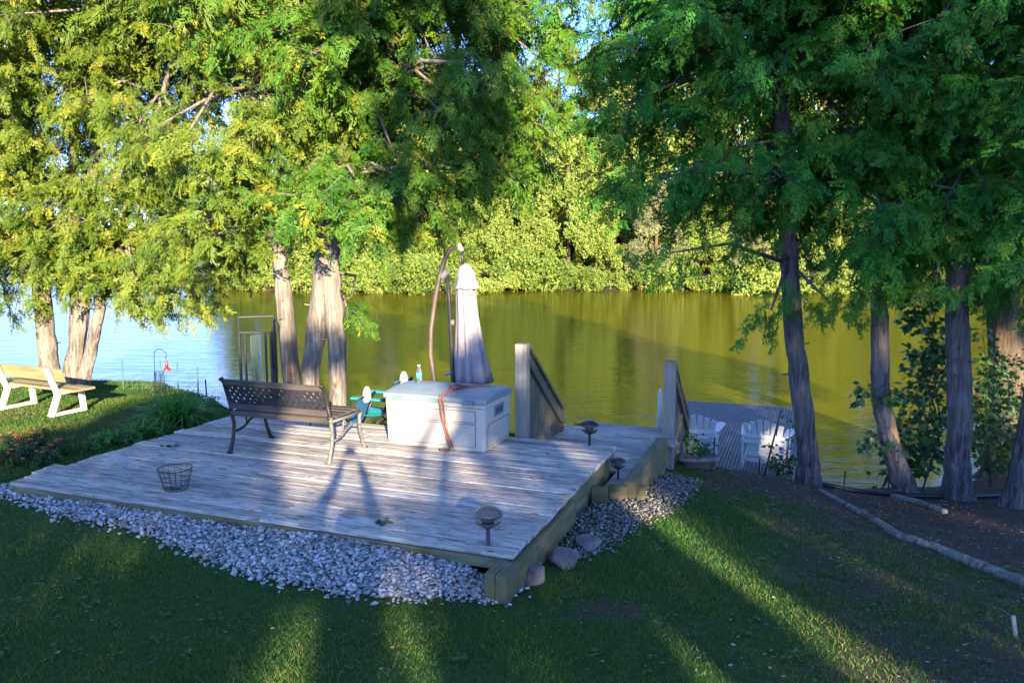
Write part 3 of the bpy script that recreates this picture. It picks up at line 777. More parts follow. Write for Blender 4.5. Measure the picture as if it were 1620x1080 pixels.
# special ones first
far_plant('pine', 4.3, 76, 1.02, .4, 'pine_tree', 'tall airy pine with open branches against the sky gap across the river', 'tree')
far_plant('pineB', 8.8, 80, .95, 2.0, 'pine_tree', 'second airy pine, right of the tall one in the sky gap across the river', 'tree')
far_plant('broad', 4.6, 66, .98, 1.0, 'leafy_tree', 'broad bright leafy tree on the far bank right of the closed parasol', 'tree', sz=1.06)
far_plant('broadB', 11.6, 64.5, .66, .0, 'willow_tree', 'pale grey green tree on the far bank, paler than every tree around it', 'tree')
far_plant('spruce', 19.0, 63.2, .95, .0, 'spruce_tree', 'small pale pointed spruce on the far waterline', 'tree')
far_plant('colA', 7.4, 67.5, .80, 2.0, 'far_cedar', 'pointed bright cedar on the far bank just left of the pale grey green tree', 'tree')
spots = []
for x, y, k, s in [(-22, 66, 'roundB', .85), (-17.5, 64.5, 'roundA', .8), (-14, 67, 'broad', 1.0), (-10.5, 65, 'roundC', .85), (-7, 67, 'broad', .95), (-4.2, 65.5, 'roundB', .72), (-.4, 66, 'broad', .80), (15.2, 66.5, 'broad', .85), (17, 68, 'roundB', .95),
                   (22.5, 65.5, 'roundA', .78), (26, 66.5, 'broad', .9), (29.5, 65, 'roundB', .85), (33.5, 66, 'roundC', .9), (37.5, 65.5, 'roundB', .9), (42, 67, 'colA', 1), (46.5, 66, 'roundA', 1),
                   (-21, 73, 'roundC', 1.4), (-15, 75, 'roundA', 1.6), (-9, 74, 'colA', 1.5), (-5.5, 76, 'roundC', 1.55), (-1.0, 77, 'colB', 1.45), (13.5, 77, 'roundA', 1.55), (18, 75, 'colA', 1.5), (23, 77, 'roundB', 1.65), (29, 76, 'roundC', 1.6), (35, 77, 'roundA', 1.65), (41, 76, 'colA', 1.6), (47, 77, 'roundB', 1.65), (54, 78, 'roundC', 1.6), (-3.5, 71, 'roundA', 1.35), (1.5, 72, 'broad', 1.2), (9.5, 73, 'broad', 1.15), (3.5, 73, 'roundC', .98), (7.5, 74, 'roundB', 1.0), (11, 72.5, 'roundA', 1.05)]:
    far_plant(k, x + fr.normal(0, .3), y, s * fr.uniform(.95, 1.08), fr.uniform(0, 6), 'far_cedar' if k.startswith('col') else 'leafy_tree', LW, 'tree', GW, fr.uniform(.95, 1.12))
xb = -24.0
while xb < 48:
    k = 'bushA' if fr.random() < .6 else 'bushB'
    far_plant(k, xb, float(shore(xb)) + fr.uniform(-.5, .7), fr.uniform(.5, 1.4), fr.uniform(0, 6), 'shore_bush', 'low bush overhanging the far waterline', 'bush', 'bushes along the far waterline')
    xb += fr.uniform(.9, 2.5)
# distant woods up the open reach on the left: one mass
P = []; 
for i in range(2600):
    x = fr.uniform(-260, -45); y = 330 + (x + 260) * -.2 + fr.uniform(0, 25); P.append((x, y, WZ + abs(fr.normal(0, 1)) * 4.2))
P = np.array(P)
o = scatter('distant_woods', CLUMPS, P, fr.normal(0, 1, P.shape), fr.normal(0, .4, P.shape) + np.array([0, -.6, .5]), 4.2, M['far_leaf_dark']); tag(o, 'low wooded shore far up the open reach of the river', 'woods', kind='stuff')
# ------------------------------------------------------------------ deck, landing, stairs, dock
def G(x, y):
    """ground point seen at a direction of the photograph (marched along the ray)"""
    d = ray(x, y); o_ = np.array([0, 0, H]); t_ = 2.0
    while t_ < 40:
        p = o_ + d * t_
        if p[2] < gzf(p[0], p[1]): return p
        if p[1] > np.interp(p[0], BX, BY) - .05: return np.array([p[0], p[1], gzf(p[0], p[1])])
        t_ += .02
    return p
rr_ = random.Random(3)
deck = thing('wooden_deck', 'low grey weathered plank deck carrying the cast iron bench and the storage box', 'deck', D(0, 0, 0), RZ)
b = MB()
for i in range(22):
    y = .072 + i * .1462
    x0 = -4.92 + rr_.uniform(-.03, .03) - (.10 if i in (2, 3) else 0); x1 = .02 + rr_.uniform(-.006, .006)
    cuts = [x0] + ([rr_.uniform(-3.6, -1.2)] if rr_.random() < .75 else []) + [x1]
    for a0, a1 in zip(cuts, cuts[1:]):
        b.box(((a0 + a1) / 2, y + rr_.uniform(-.002, .002), -.0175 + rr_.uniform(-.004, .003)), (a1 - a0 - .005, .1362, .035))
b.build('deck_boards', M['deck'], deck, bevel=.004)
b = MB().box((-2.45, .012, -.078), (4.86, .038, .08)); b.build('front_fascia', M['timber'], deck, bevel=.004)
b = MB().box((-.02, 2.335, -.115), (.04, 1.69, .155)).box((-.15, .75, -.115), (.04, 1.4, .155)).box((-.055, 2.2, -.29), (.04, 1.9, .17)); b.build('side_fascia', M['timber_y'], deck, bevel=.004)
b = MB().box((-4.86, 1.62, -.10), (.04, 3.12, .13)).box((-2.45, 3.19, -.12), (4.7, .04, .15))
for y in (.5, 1.2, 1.9, 2.6):
    b.box((-2.45, y, -.09), (4.7, .04, .10))
b.build('joist', M['timber'], deck)

tb = thing('timber_edging', 'pair of thick greenish timbers stepped along the right front corner of the deck', 'timber', D(0, 0, 0), RZ)
MB().box((-.062, .61, -.150), (.078, 1.72, .20)).build('timber', M['timber_y'], tb, bevel=.008)
MB().box((.022, .60, -.152), (.086, 1.70, .20)).build('timber', M['timber_y'], tb, bevel=.008)
MB().box((-.02, .62, -.36), (.15, 1.68, .20)).build('timber', M['timber_y'], tb, bevel=.008)

rw = thing('retaining_boards', 'greenish upright boards holding the bank below the deck side', 'retaining wall', D(0, 0, 0), RZ)
for i, (x0, x1, y, z0, z1) in enumerate([(.0, .15, 2.25, -.62, -.16), (.10, .28, 2.56, -.75, -.22), (.28, .42, 2.78, -.80, -.27)]):
    MB().box(((x0 + x1) / 2, y, (z0 + z1) / 2), (x1 - x0, .045, z1 - z0)).build('board', M['timber'], rw, bevel=.004)
MB().box((.075, 2.40, -.40), (.04, .30, .36)).build('board', M['timber_y'], rw, bevel=.004)

ld = thing('lower_landing', 'lower bluish grey plank landing behind the deck at the top of the dock stairs', 'landing', D(0, 0, 0), RZ)
b = MB(); y = 3.30
while y < 5.42:
    xa = -1.22 + (.30 if y > 5.15 else 0); b.box(((xa + .22) / 2, y, -.2975 + rr_.uniform(-.002, .002)), (.22 - xa, .139, .035)); y += .1462
y = 2.72
while y < 3.26:
    b.box((.125, y, -.2975), (.21, .139, .035)); y += .1462
b.build('landing_boards', M['deck'], ld, bevel=.003)
MB().box((.29, 3.55, -.27), (.13, 1.9, .17)).build('edge_timber', M['timber_y'], ld, bevel=.006)
MB().box((.30, 3.6, -.46), (.07, 1.95, .19)).box((.30, 3.55, -.66), (.07, 1.9, .19)).build('edge_timber', M['timber_y'], ld, bevel=.006)
MB().box((.28, 4.72, -.295), (.30, .26, .04)).build('end_board', M['deck'], ld, bevel=.003)
MB().box((-.45, 5.45, -.42), (1.3, .04, .2)).build('back_fascia', M['timber'], ld, bevel=.003)

def handrail(label, x, y0, y1, ztop, zend, zbot, nb, capm):
    rt = thing('stair_handrail', label, 'handrail', D(-x, y0, zbot), RZ)
    h0 = ztop - zbot; L = y1 - y0; h1 = zend - zbot
    MB().box((0, 0, h0 / 2), (.135, .135, h0)).build('post', M['post'], rt, bevel=.006)
    b_ = MB(); w = (L - .07) / nb
    for k in range(nb):
        ya = .075 + k * w; yb = ya + w - .008
        za = h0 + (h1 - h0) * ya / L - .03; zb_ = h0 + (h1 - h0) * yb / L - .03
        zl = -.12 - 1.0 * ya / L * .6
        b_.add([(-.02, ya, zl), (.02, ya, zl), (.02, yb, zl), (-.02, yb, zl), (-.02, ya, za), (.02, ya, za), (.02, yb, zb_), (-.02, yb, zb_)],
               [(3, 2, 1, 0), (4, 5, 6, 7), (0, 1, 5, 4), (1, 2, 6, 5), (2, 3, 7, 6), (3, 0, 4, 7)])
    b_.build('boarding', M['rail'], rt, bevel=.003)
    MB().beam((0, .07, h0 - .035), (0, L + .04, h1 - .035), .115, .04).build('cap_rail', M['rail'], rt, bevel=.004)
    MB().beam((.045, .07, h0 - .19), (.045, L, h1 - .19), .04, .11).build('side_rail', M['rail'], rt, bevel=.004)
    MB().box((0, L + .03, (h1 - .06 - 1.2) / 2), (.10, .10, h1 - .06 + 1.2)).build('post', M['rail'], rt, bevel=.005)
    return rt
handrail('taller boarded stair handrail whose pale post stands behind the storage box', -1.10, 3.31, 4.72, 1.05, .07, -.52, 6, None)
handrail('narrow stair handrail at the right end of the lower landing', .30, 4.92, 6.35, .70, -.30, -.75, 6, None)
sr = thing('dock_stairs', 'plank stairs going down from the landing to the dock', 'stairs', D(0, 5.5, -.3), RZ)
for k in range(5):
    MB().box((-.42, .14 + k * .28, -.20 - k * .19), (1.25, .27, .038)).build('tread', M['deck'], sr, bevel=.003)
for x in (-1.05, .21):
    MB().beam((x, -.02, -.22), (x, 1.5, -1.16), .045, .22).build('stringer', M['timber'], sr)

dk = thing('floating_dock', 'grey metal grating dock on the water under the two white chairs', 'dock', D(0, 7.0, -1.33), RZ)
b = MB(); X0, X1, Y1 = -.55, 1.95, 5.65
x = X0 + .03
while x < X1: b.box((x, Y1 / 2, -.014), (.020, Y1, .026)); x += .055
y = .03
while y < Y1: b.box(((X0 + X1) / 2, y, -.0135), (X1 - X0, .024, .020)); y += .062
b.build('grating', M['alu'], dk)
b = MB()
for x in (X0, X1): b.box((x, Y1 / 2, -.06), (.05, Y1 + .1, .13))
for y in (0, Y1 / 3, 2 * Y1 / 3, Y1): b.box(((X0 + X1) / 2, y, -.065), (X1 - X0 - .05, .05, .12))
b.build('frame', M['alu'], dk, bevel=.004)
for (x, y) in ((X0 + .4, 1.2), (X1 - .4, 1.2), (X0 + .4, 4.4), (X1 - .4, 4.4)):
    MB().box((x, y, -.29), (.65, 1.4, .3)).build('float', M['lamp_black'], dk, bevel=.04)
ladder = thing('dock_ladder', 'white tube ladder handles arching up at the left edge of the dock', 'ladder', D(.30, 8.6, -1.33), RZ)
for x in (-.16, .16):
    MB().tube([(x, -.10, -.5), (x, -.10, .72), (x, -.08, .86), (x, -.02, .95), (x, .06, .95), (x, .12, .86), (x, .14, .72), (x, .14, .01)], .019, 10).build('handle', M['white_plastic'], ladder, True)
for z in (-.15, -.4): MB().tube([(-.16, -.10, z), (.16, -.10, z)], .016, 8).build('rung', M['white_plastic'], ladder, True)

def adirondack(label, a, b_, rz):
    rt = thing('deck_chair', label, 'chair', D(a, b_, -1.33), rz, 'white slatted chairs on the dock')
    # local +Y is the way the sitter faces
    def bp(s_, h):  # point on the leaning back plane
        return (s_ * (.62 + .38 * h / .9), -.12 - .30 * h, .16 + h * .74)
    for k in range(6):
        s0 = -.26 + k * .104
        h1 = .93 - .05 * abs(k - 2.5)
        p0, p1 = bp(s0, 0), bp(s0 * 1.06, h1)
        MB().beam(p0, p1, .080, .016, up=(0, 1, .4)).build('back_slat', M['white_plastic'], rt, bevel=.006)
    for h, w in ((.10, .44), (.52, .60)):
        MB().box((0, bp(0, h)[1] - .020, bp(0, h)[2]), (w, .02, .06)).build('back_brace', M['white_plastic'], rt, bevel=.004)
    for k in range(6):
        y = -.12 + k * .098; MB().box((0, y + .05, .20 + (y + .12) * .30), (.54, .085, .016)).build('seat_slat', M['white_plastic'], rt, bevel=.004)
    for s_ in (-1, 1):
        MB().prism([(s_ * .27, -.30), (s_ * .33, -.30), (s_ * .44, .34), (s_ * .41, .42), (s_ * .32, .42), (s_ * .26, .32)][::s_], .545, .565).build('arm', M['white_plastic'], rt, bevel=.005)
        MB().box((s_ * .315, -.24, .272), (.026, .075, .545)).build('leg', M['white_plastic'], rt, bevel=.004)
        MB().box((s_ * .315, .30, .272), (.026, .085, .545)).build('leg', M['white_plastic'], rt, bevel=.004)
        MB().beam((s_ * .285, -.40, .07), (s_ * .285, .42, .36), .022, .10).build('side_rail', M['white_plastic'], rt, bevel=.004)
    MB().box((0, -.262, .45), (.62, .018, .055)).box((0, -.262, .16), (.62, .018, .06)).build('rear_rail', M['white_plastic'], rt, bevel=.004)
    return rt
adirondack('white slatted chair on the dock, the one beside the dock ladder', -.30, 7.75, RZ + R(5))
adirondack('white slatted chair on the dock, the one beside the leaning cedar trunk', -1.36, 7.75, RZ - R(6))

# ------------------------------------------------------------------ cast iron bench
be = thing('park_bench', 'wood and cast iron bench with a lattice back, seen from behind on the deck', 'bench', D(3.09, 1.86, .001), RZ)
def end_frame(s_):
    x = s_ * .60; mt = M['iron'] if s_ < 0 else M['iron_sunlit']
    up_ = MB().tube([(x, -.335, .455 + .0), (x, -.30, .47), (x, -.345, .62), (x, -.395, .76), (x, -.425, .80), (x, -.45, .792)], [.018, .021, .020, .019, .021, .018], 8).build('back_post', M['iron'], be, True)
    MB().tube([(x, -.36, 0), (x, -.335, .03), (x, -.285, .17), (x, -.265, .30), (x, -.30, .44), (x, -.30, .47)], [.032, .024, .019, .019, .021, .021], 8).build('leg', mt, be, True)
    MB().tube([(x, .345, 0), (x, .32, .03), (x, .27, .14), (x, .235, .26), (x, .245, .37), (x, .285, .425)], [.032, .024, .019, .018, .020, .018], 8).build('leg', mt, be, True)
    MB().tube([(x, -.28, .22), (x, -.2, .215), (x, -.10, .235), (x, -.02, .285), (x, .08, .315), (x, .17, .30), (x, .24, .275)], .013, 6).tube([(x, -.06, .255), (x, -.075, .33), (x, -.05, .405)], .011, 6).tube([(x, -.05, .33), (x, -.02, .345), (x, -.03, .375), (x, -.06, .37)], .009, 6).build('scroll_brace', mt, be, True)
    MB().tube([(x, -.31, .415), (x, 0, .405), (x, .30, .415)], .016, 6).build('seat_bracket', mt, be, True)
for s_ in (-1, 1): end_frame(s_)
for k in range(5):
    MB().box((0, -.235 + k * .118, .437), (1.16, .088, .026)).build('seat_slat', M['bench_wood'], be, bevel=.004)
MB().beam((-.585, -.408, .765), (.585, -.408, .765), .028, .058, up=(0, -.3, 1)).build('top_rail', M['bench_wood'], be, bevel=.004)
MB().beam((-.585, -.325, .505), (.585, -.325, .505), .028, .062, up=(0, -.3, 1)).build('bottom_rail', M['bench_wood'], be, bevel=.004)
MB().beam((-.585, -.315, .425), (.585, -.315, .425), .026, .055).build('rear_rail', M['bench_wood'], be, bevel=.004)
b = MB(); w, h = 1.16, .205
def lp(s_, t_): return (-w / 2 + s_, -.333 - .070 * t_ / h, .535 + t_)
pitch_ = .075
for sg in (1, -1):
    c = -h if sg > 0 else 0
    c0 = -h
    while c0 < w + h:
        s0, s1 = (c0, c0 + h) if sg > 0 else (c0 + h, c0)
        t0, t1 = 0., h
        if s0 != s1:
            lo, hi = 0, w
            def clip(sx, tx, sy, ty):
                if sx < lo: tx += (lo - sx) / (sy - sx) * (ty - tx); sx = lo
                if sx > hi: tx += (hi - sx) / (sy - sx) * (ty - tx); sx = hi
                return sx, tx
            if not (max(s0, s1) <= lo or min(s0, s1) >= hi):
                a0 = clip(s0, t0, s1, t1); a1 = clip(s1, t1, s0, t0)
                if abs(a0[0] - a1[0]) > .01:
                    p0 = np.array(lp(*a0)) + np.array([0, .004 * sg, 0]); p1 = np.array(lp(*a1)) + np.array([0, .004 * sg, 0])
                    b.beam(p0, p1, .010, .030, up=(0, -.32, -1) if False else (0, 0, 1)) if False else b.beam(p0, p1, .030, .010, up=(0, -1, -.33))
        c0 += pitch_
b.build('lattice_back', M['lattice'], be)

# ------------------------------------------------------------------ storage box
bx = thing('storage_box', 'large cream resin deck box with a grey green lid on the deck', 'storage box', D(1.77, 2.80, .001), RZ)
W_, D_, HB = 1.14, .74, .515
def taper_box(mb, w0, d0, w1, d1, z0, z1):
    return mb.add([(-w0 / 2, -d0 / 2, z0), (w0 / 2, -d0 / 2, z0), (w0 / 2, d0 / 2, z0), (-w0 / 2, d0 / 2, z0), (-w1 / 2, -d1 / 2, z1), (w1 / 2, -d1 / 2, z1), (w1 / 2, d1 / 2, z1), (-w1 / 2, d1 / 2, z1)],
                  [(3, 2, 1, 0), (4, 5, 6, 7), (0, 1, 5, 4), (1, 2, 6, 5), (2, 3, 7, 6), (3, 0, 4, 7)])
taper_box(MB(), W_, D_, W_ + .035, D_ + .03, 0, HB).build('body', M['resin'], bx, bevel=.022)
def fy(z): return -(D_ + .03 * z / HB) / 2
def fx_(z): return (W_ + .035 * z / HB) / 2
def front_panel(x0, x1, z0, z1):
    mb = MB(); e = .005
    mb.add([(x0, fy(z0) - e, z0), (x1, fy(z0) - e, z0), (x1, fy(z1) - e, z1), (x0, fy(z1) - e, z1), (x0, fy(z0) + .01, z0), (x1, fy(z0) + .01, z0), (x1, fy(z1) + .01, z1), (x0, fy(z1) + .01, z1)],
           [(0, 1, 2, 3), (7, 6, 5, 4), (0, 4, 5, 1), (1, 5, 6, 2), (2, 6, 7, 3), (3, 7, 4, 0)])
    mb.build('front_panel', M['resin_in'], bx, bevel=.004)
front_panel(-.50, .47, .055, .295); front_panel(-.50, .47, .315, .435)
def side_panel(y0, y1, z0, z1, mat, nm, e=.005):
    MB().add([(fx_(z0) + e, y0, z0), (fx_(z0) + e, y1, z0), (fx_(z1) + e, y1, z1), (fx_(z1) + e, y0, z1), (fx_(z0) - .01, y0, z0), (fx_(z0) - .01, y1, z0), (fx_(z1) - .01, y1, z1), (fx_(z1) - .01, y0, z1)],
             [(0, 1, 2, 3), (7, 6, 5, 4), (0, 4, 5, 1), (1, 5, 6, 2), (2, 6, 7, 3), (3, 7, 4, 0)]).build(nm, mat, bx, bevel=.003)
side_panel(-.31, .31, .045, .285, M['resin_in'], 'side_panel')
side_panel(-.14, .13, .34, .455, M['latch'], 'handle_frame', .008)
side_panel(-.10, .09, .365, .43, M['hole'], 'handle_recess', .0105)
sm = MB()  # raised dark strips paint the groove shadow lines around the panels
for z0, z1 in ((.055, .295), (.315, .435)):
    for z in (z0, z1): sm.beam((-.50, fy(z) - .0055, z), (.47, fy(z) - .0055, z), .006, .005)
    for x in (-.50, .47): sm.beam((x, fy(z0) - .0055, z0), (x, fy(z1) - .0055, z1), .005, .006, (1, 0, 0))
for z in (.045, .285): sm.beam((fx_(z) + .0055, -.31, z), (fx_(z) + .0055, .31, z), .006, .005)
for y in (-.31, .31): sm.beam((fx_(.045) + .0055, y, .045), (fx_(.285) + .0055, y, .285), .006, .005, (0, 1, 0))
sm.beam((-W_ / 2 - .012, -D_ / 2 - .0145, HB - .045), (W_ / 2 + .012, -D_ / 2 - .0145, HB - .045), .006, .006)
sm.build('seam_shade_strip', M['seam'], bx)
lid = MB(); wl, dl = W_ + .065, D_ + .06
ny_ = 9
V = []; F = []
for i in range(ny_):
    q = i / (ny_ - 1); y = -dl / 2 + dl * q; z = HB + .055 + .040 * math.sin(PI * q) ** .7
    V += [(-wl / 2, y, z - .004), (-wl / 2 + .06, y, z + .012 * math.sin(PI * q)), (wl / 2 - .06, y, z + .012 * math.sin(PI * q)), (wl / 2, y, z - .004), (wl / 2, y, HB + .004), (-wl / 2, y, HB + .004)]
for i in range(ny_ - 1):
    for j in range(6): F.append((i * 6 + j, i * 6 + (j + 1) % 6, (i + 1) * 6 + (j + 1) % 6, (i + 1) * 6 + j))
F += [tuple(range(6))[::-1], tuple((ny_ - 1) * 6 + j for j in range(6))]
F = [tuple(reversed(f_)) for f_ in F]
lidp = lid.add(V, F).build('lid', M['lid'], bx, bevel=.008)
for x in (-.42, .0, .40):
    MB().box((x, -dl / 2 - .006, HB + .012), (.12, .022, .05)).build('latch', M['latch'], bx, bevel=.004)
stp = MB()
top = HB + .098
pts = [(.33, .10, top + .008), (.22, .0, top + .010), (.17, -.10, top + .010), (.12, -.2, top + .01), (.10, -.30, HB + .085), (.09, -.40, HB + .076), (.085, -.425, HB + .04), (.095, -.415, .38), (.12, -.405, .26), (.15, -.40, .12), (.19, -.405, .03), (.20, -.44, .012), (.12, -.46, .012), (.08, -.44, .012)]
stp.tube(pts, .011, 6)
pts2 = [(p[0] + .028 + .010 * math.sin(i * 2.1), p[1] + .004, p[2] + .003) for i, p in enumerate(pts[:11])]
stp.tube(pts2, .010, 6)
kn = [(.15 + .06 * math.cos(t_) + .02 * math.sin(3 * t_), -.12 + .055 * math.sin(t_), top + .022 + .014 * math.cos(2.5 * t_)) for t_ in np.linspace(0, 11, 34)]
stp.tube(kn, .011, 6).tube([(.15, -.10, top + .03), (.30, -.02, top + .02), (.36, .06, top + .012), (.45, .10, top + .004)], .009, 6)
so_ = stp.build('leash', M['strap'], None, True); so_.location = D(1.77, 2.80, .001); so_.rotation_euler = (0, 0, RZ)
tag(so_, 'faded red leash knotted on the box lid and trailing down its front', 'leash')
bt = thing('water_bottle', 'clear plastic water bottle with a light blue label on the box lid', 'bottle', D(2.13, 2.78, HB + .094), RZ)
MB().lathe([(.0, .0), (.028, .001), (.031, .012), (.030, .05), (.031, .075), (.031, .14), (.030, .155), (.022, .18), (.013, .195), (.013, .205)], n=20).build('body', M['bottle'], bt, True)
MB().lathe([(.0318, .078), (.0318, .138)], n=20).build('label_band', M['bottle_label'], bt, True)
MB().lathe([(.0, .204), (.0155, .204), (.0155, .222), (.0, .223)], n=16).build('cap', M['white_plastic'], bt, True)

# ------------------------------------------------------------------ closed cantilever parasol
um = thing('cantilever_parasol', 'closed lilac grey parasol hanging from a curved bronze mast behind the storage box', 'parasol', (-.70, 9.45, -.62), 0)
gz0 = -.62
def U(px, py, Y=9.45): 
    p = at_Y(px, py, Y); return (p[0] + .70, 0, p[2] - gz0)
mast = [U(706, 690), U(694, 640), U(687, 600), U(681, 560), U(682, 520), U(689, 470), U(696, 435), U(703, 412), U(711, 395), U(720, 387), U(727, 388), U(730, 397)]
MB().tube([(mast[0][0] + .05, 0, .06), *mast], [.030] * 8 + [.029, .028, .026, .024, .022], 10).build('mast', M['pole'], um, True)
MB().tube([(.10, .02, .06), U(716, 600), U(714, 540), U(711, 480), U(707, 433)], .026, 10).build('strut', M['pole'], um, True)
MB().tube([U(699, 440), U(708, 428)], .040, 10).tube([U(725, 386), U(731, 397)], .032, 10).build('joint', M['joint'], um, True)
MB().tube([U(715, 506), U(715, 514)], .030, 10).tube([U(704, 592), U(716, 588)], .022, 8).build('crank', M['joint'], um, True)
MB().tube([U(730, 395), U(733, 424)], .018, 8).build('hanger', M['lamp_black'], um, True)
cvx, _, cz1 = U(734, 421); _, _, cz0 = U(745, 603)
prof = [(.055, cz1), (.085, cz1 - .10), (.110, cz1 - .30), (.120, cz1 - .6), (.150, cz1 - .95), (.185, cz1 - 1.2), (.205, cz0), (.17, cz0 - .02), (.02, cz0 + .05)]
cm = MB(); nn_ = 72; nr = len(prof)
V = []; F = []
pr = []
for i in range(nr - 1):
    for q in np.linspace(0, 1, 5, endpoint=False): pr.append((prof[i][0] * (1 - q) + prof[i + 1][0] * q, prof[i][1] * (1 - q) + prof[i + 1][1] * q))
pr.append(prof[-1])
for r_, z in pr:
    f_ = min(1, (cz1 - z) / (cz1 - cz0)); sh = .10 * f_ ** 1.2
    for j in range(nn_):
        th = 2 * PI * j / nn_
        amp = .06 + .19 * f_
        k_ = 1 + amp * math.cos(8 * th + .5 * math.sin(3 * th) + 1.2 * f_) + .06 * f_ * math.cos(3 * th + 5 * f_)
        V.append((cvx + sh + r_ * k_ * math.cos(th), r_ * k_ * math.sin(th), z))
for i in range(len(pr) - 1):
    for j in range(nn_): F.append((i * nn_ + j, (i + 1) * nn_ + j, (i + 1) * nn_ + (j + 1) % nn_, i * nn_ + (j + 1) % nn_))
F = [tuple(reversed(f_)) for f_ in F]
F += [tuple(reversed(range(nn_))), tuple((len(pr) - 1) * nn_ + j for j in range(nn_))]
cm.add(V, F).build('canopy', M['canopy'], um, True)
cp_ = [(.02, cz1 + .03), (.055, cz1 + .01), (.085, cz1 - .06), (.115, cz1 - .16), (.150, cz1 - .25), (.152, cz1 - .262), (.10, cz1 - .25)]
MB().lathe(cp_, (cvx + .025, 0, 0), 48, lambda th, t_: 1 + .09 * t_ * math.cos(8 * th)).build('vent_cap', M['canopy'], um, True)
MB().box((.03, 0, .03), (.9, .9, .06)).build('base_slab', M['rock'], um, bevel=.01)

# ------------------------------------------------------------------ tall glass stand
gp = G(405, 640)
gs = thing('glass_panel_stand', 'tall black metal stand of hinged frames holding pale glass behind the bench', 'garden stand', (-3.24, 10.05, gzf(-3.32, 10.05)), R(-14))
hgt_ = 1.25 - gzf(-3.32, 10.05)
def fr_panel(mb, x0, y0, x1, y1, z0, z1, w=.022):
    mb.beam((x0, y0, z0), (x0, y0, z1), w, w, (1, 0, 0)).beam((x1, y1, z0), (x1, y1, z1), w, w, (1, 0, 0)).beam((x0, y0, z1 - w / 2), (x1, y1, z1 - w / 2), w * .9, w * .9).beam((x0, y0, z0 + .04), (x1, y1, z0 + .04), w * .9, w * .9)
b = MB(); fr_panel(b, -.19, -.10, .16, .14, 0, hgt_ - .0); b.build('outer_frame', M['frame'], gs, bevel=.003)
b = MB(); fr_panel(b, -.17, -.13, .205, -.02, 0, hgt_ - .19, .026); b.beam((-.10, -.115, .06), (-.10, -.115, hgt_ - .2), .022, .022, (1, 0, 0)).beam((.145, -.045, .06), (.145, -.045, hgt_ - .2), .022, .022, (1, 0, 0)); b.build('front_frame', M['frame'], gs, bevel=.003)
b = MB(); fr_panel(b, .16, .17, .215, .02, 0, hgt_ - .05); b.build('side_frame', M['frame'], gs, bevel=.003)
MB().beam((.022, -.080, .08), (.022, -.080, hgt_ - .23), .006, .215, (0, 1, 0)).build('glass_pane', M['glass'], gs)
sw = [(.02 + .05 * math.sin(t_ * 2.2) * (1 - t_ / 5), -.087, .5 + t_ * .12) for t_ in np.linspace(0, 5, 26)]
MB().tube(sw, .004, 5).tube([(p[0] * -.6 + .03, p[1], p[2] + .03) for p in sw], .004, 5).build('scroll_wire', M['frame'], gs, True)

# ------------------------------------------------------------------ teal folding chairs behind the box
def camp_chair(label, x, y, rz, s=1.0):
    z = gzf(x, y)
    rt = thing('camp_chair', label, 'chair', (x, y, z), rz)
    rt.scale = (s, s, s)
    hz_ = .36
    b_ = MB()
    for sx in (-.24, .24):
        b_.tube([(sx, -.26, 0), (sx, .24, hz_ + .02)], .011, 6).tube([(sx, .26, 0), (sx, -.22, hz_ + .02), (sx, -.40, .78)], .011, 6).tube([(sx, -.30, .55), (sx, .22, .55), (sx, .25, hz_)], .010, 6)
    b_.tube([(-.24, -.40, .78), (.24, -.40, .78)], .011, 6).tube([(-.24, .24, hz_), (.24, .24, hz_)], .011, 6)
    b_.build('frame', M['lamp_black'], rt, True)
    n = 8; V = []; F = []
    for i in range(n + 1):
        q = i / n
        for j in range(7):
            s_ = -1 + 2 * j / 6; V.append((s_ * .235, .24 - .47 * q, hz_ + .01 - .05 * math.sin(PI * q) * (1 - s_ * s_) - .02 * math.sin(PI * q)))
    for i in range(n):
        for j in range(6): F.append((i * 7 + j, i * 7 + j + 1, (i + 1) * 7 + j + 1, (i + 1) * 7 + j))
    so1 = MB().add(V, F).build('seat', M['teal'], rt, True); m_ = so1.modifiers.new('thickness', 'SOLIDIFY'); m_.thickness = .006
    V2 = [(x_, -.24 - .16 * ((.24 - y_) / .47), hz_ + .04 + .40 * ((.24 - y_) / .47)) if True else 0 for (x_, y_, z_) in V]
    so2 = MB().add(V2, F).build('backrest', M['blue'], rt, True); m_ = so2.modifiers.new('thickness', 'SOLIDIFY'); m_.thickness = .006
    MB().lathe([(.0, -.10), (.06, -.095), (.082, -.06), (.085, 0), (.07, .055), (.038, .09), (.0, .10)], (0, -.40, .80), 20, lambda th, t_: 1 - .5 * abs(math.sin(th))).build('headrest', M['white_cloth'], rt, True)
    for sx in (-.24, .24):
        MB().box((sx, -.02, .565), (.09, .46, .03)).build('arm', M['teal'], rt, bevel=.010)
    return rt
camp_chair('teal camp chair with an off white headrest just right of the bench', -2.13, 9.52, R(75), 1.0)
camp_chair('teal camp chair half hidden behind the left end of the storage box', -1.70, 9.8, R(70), .98)

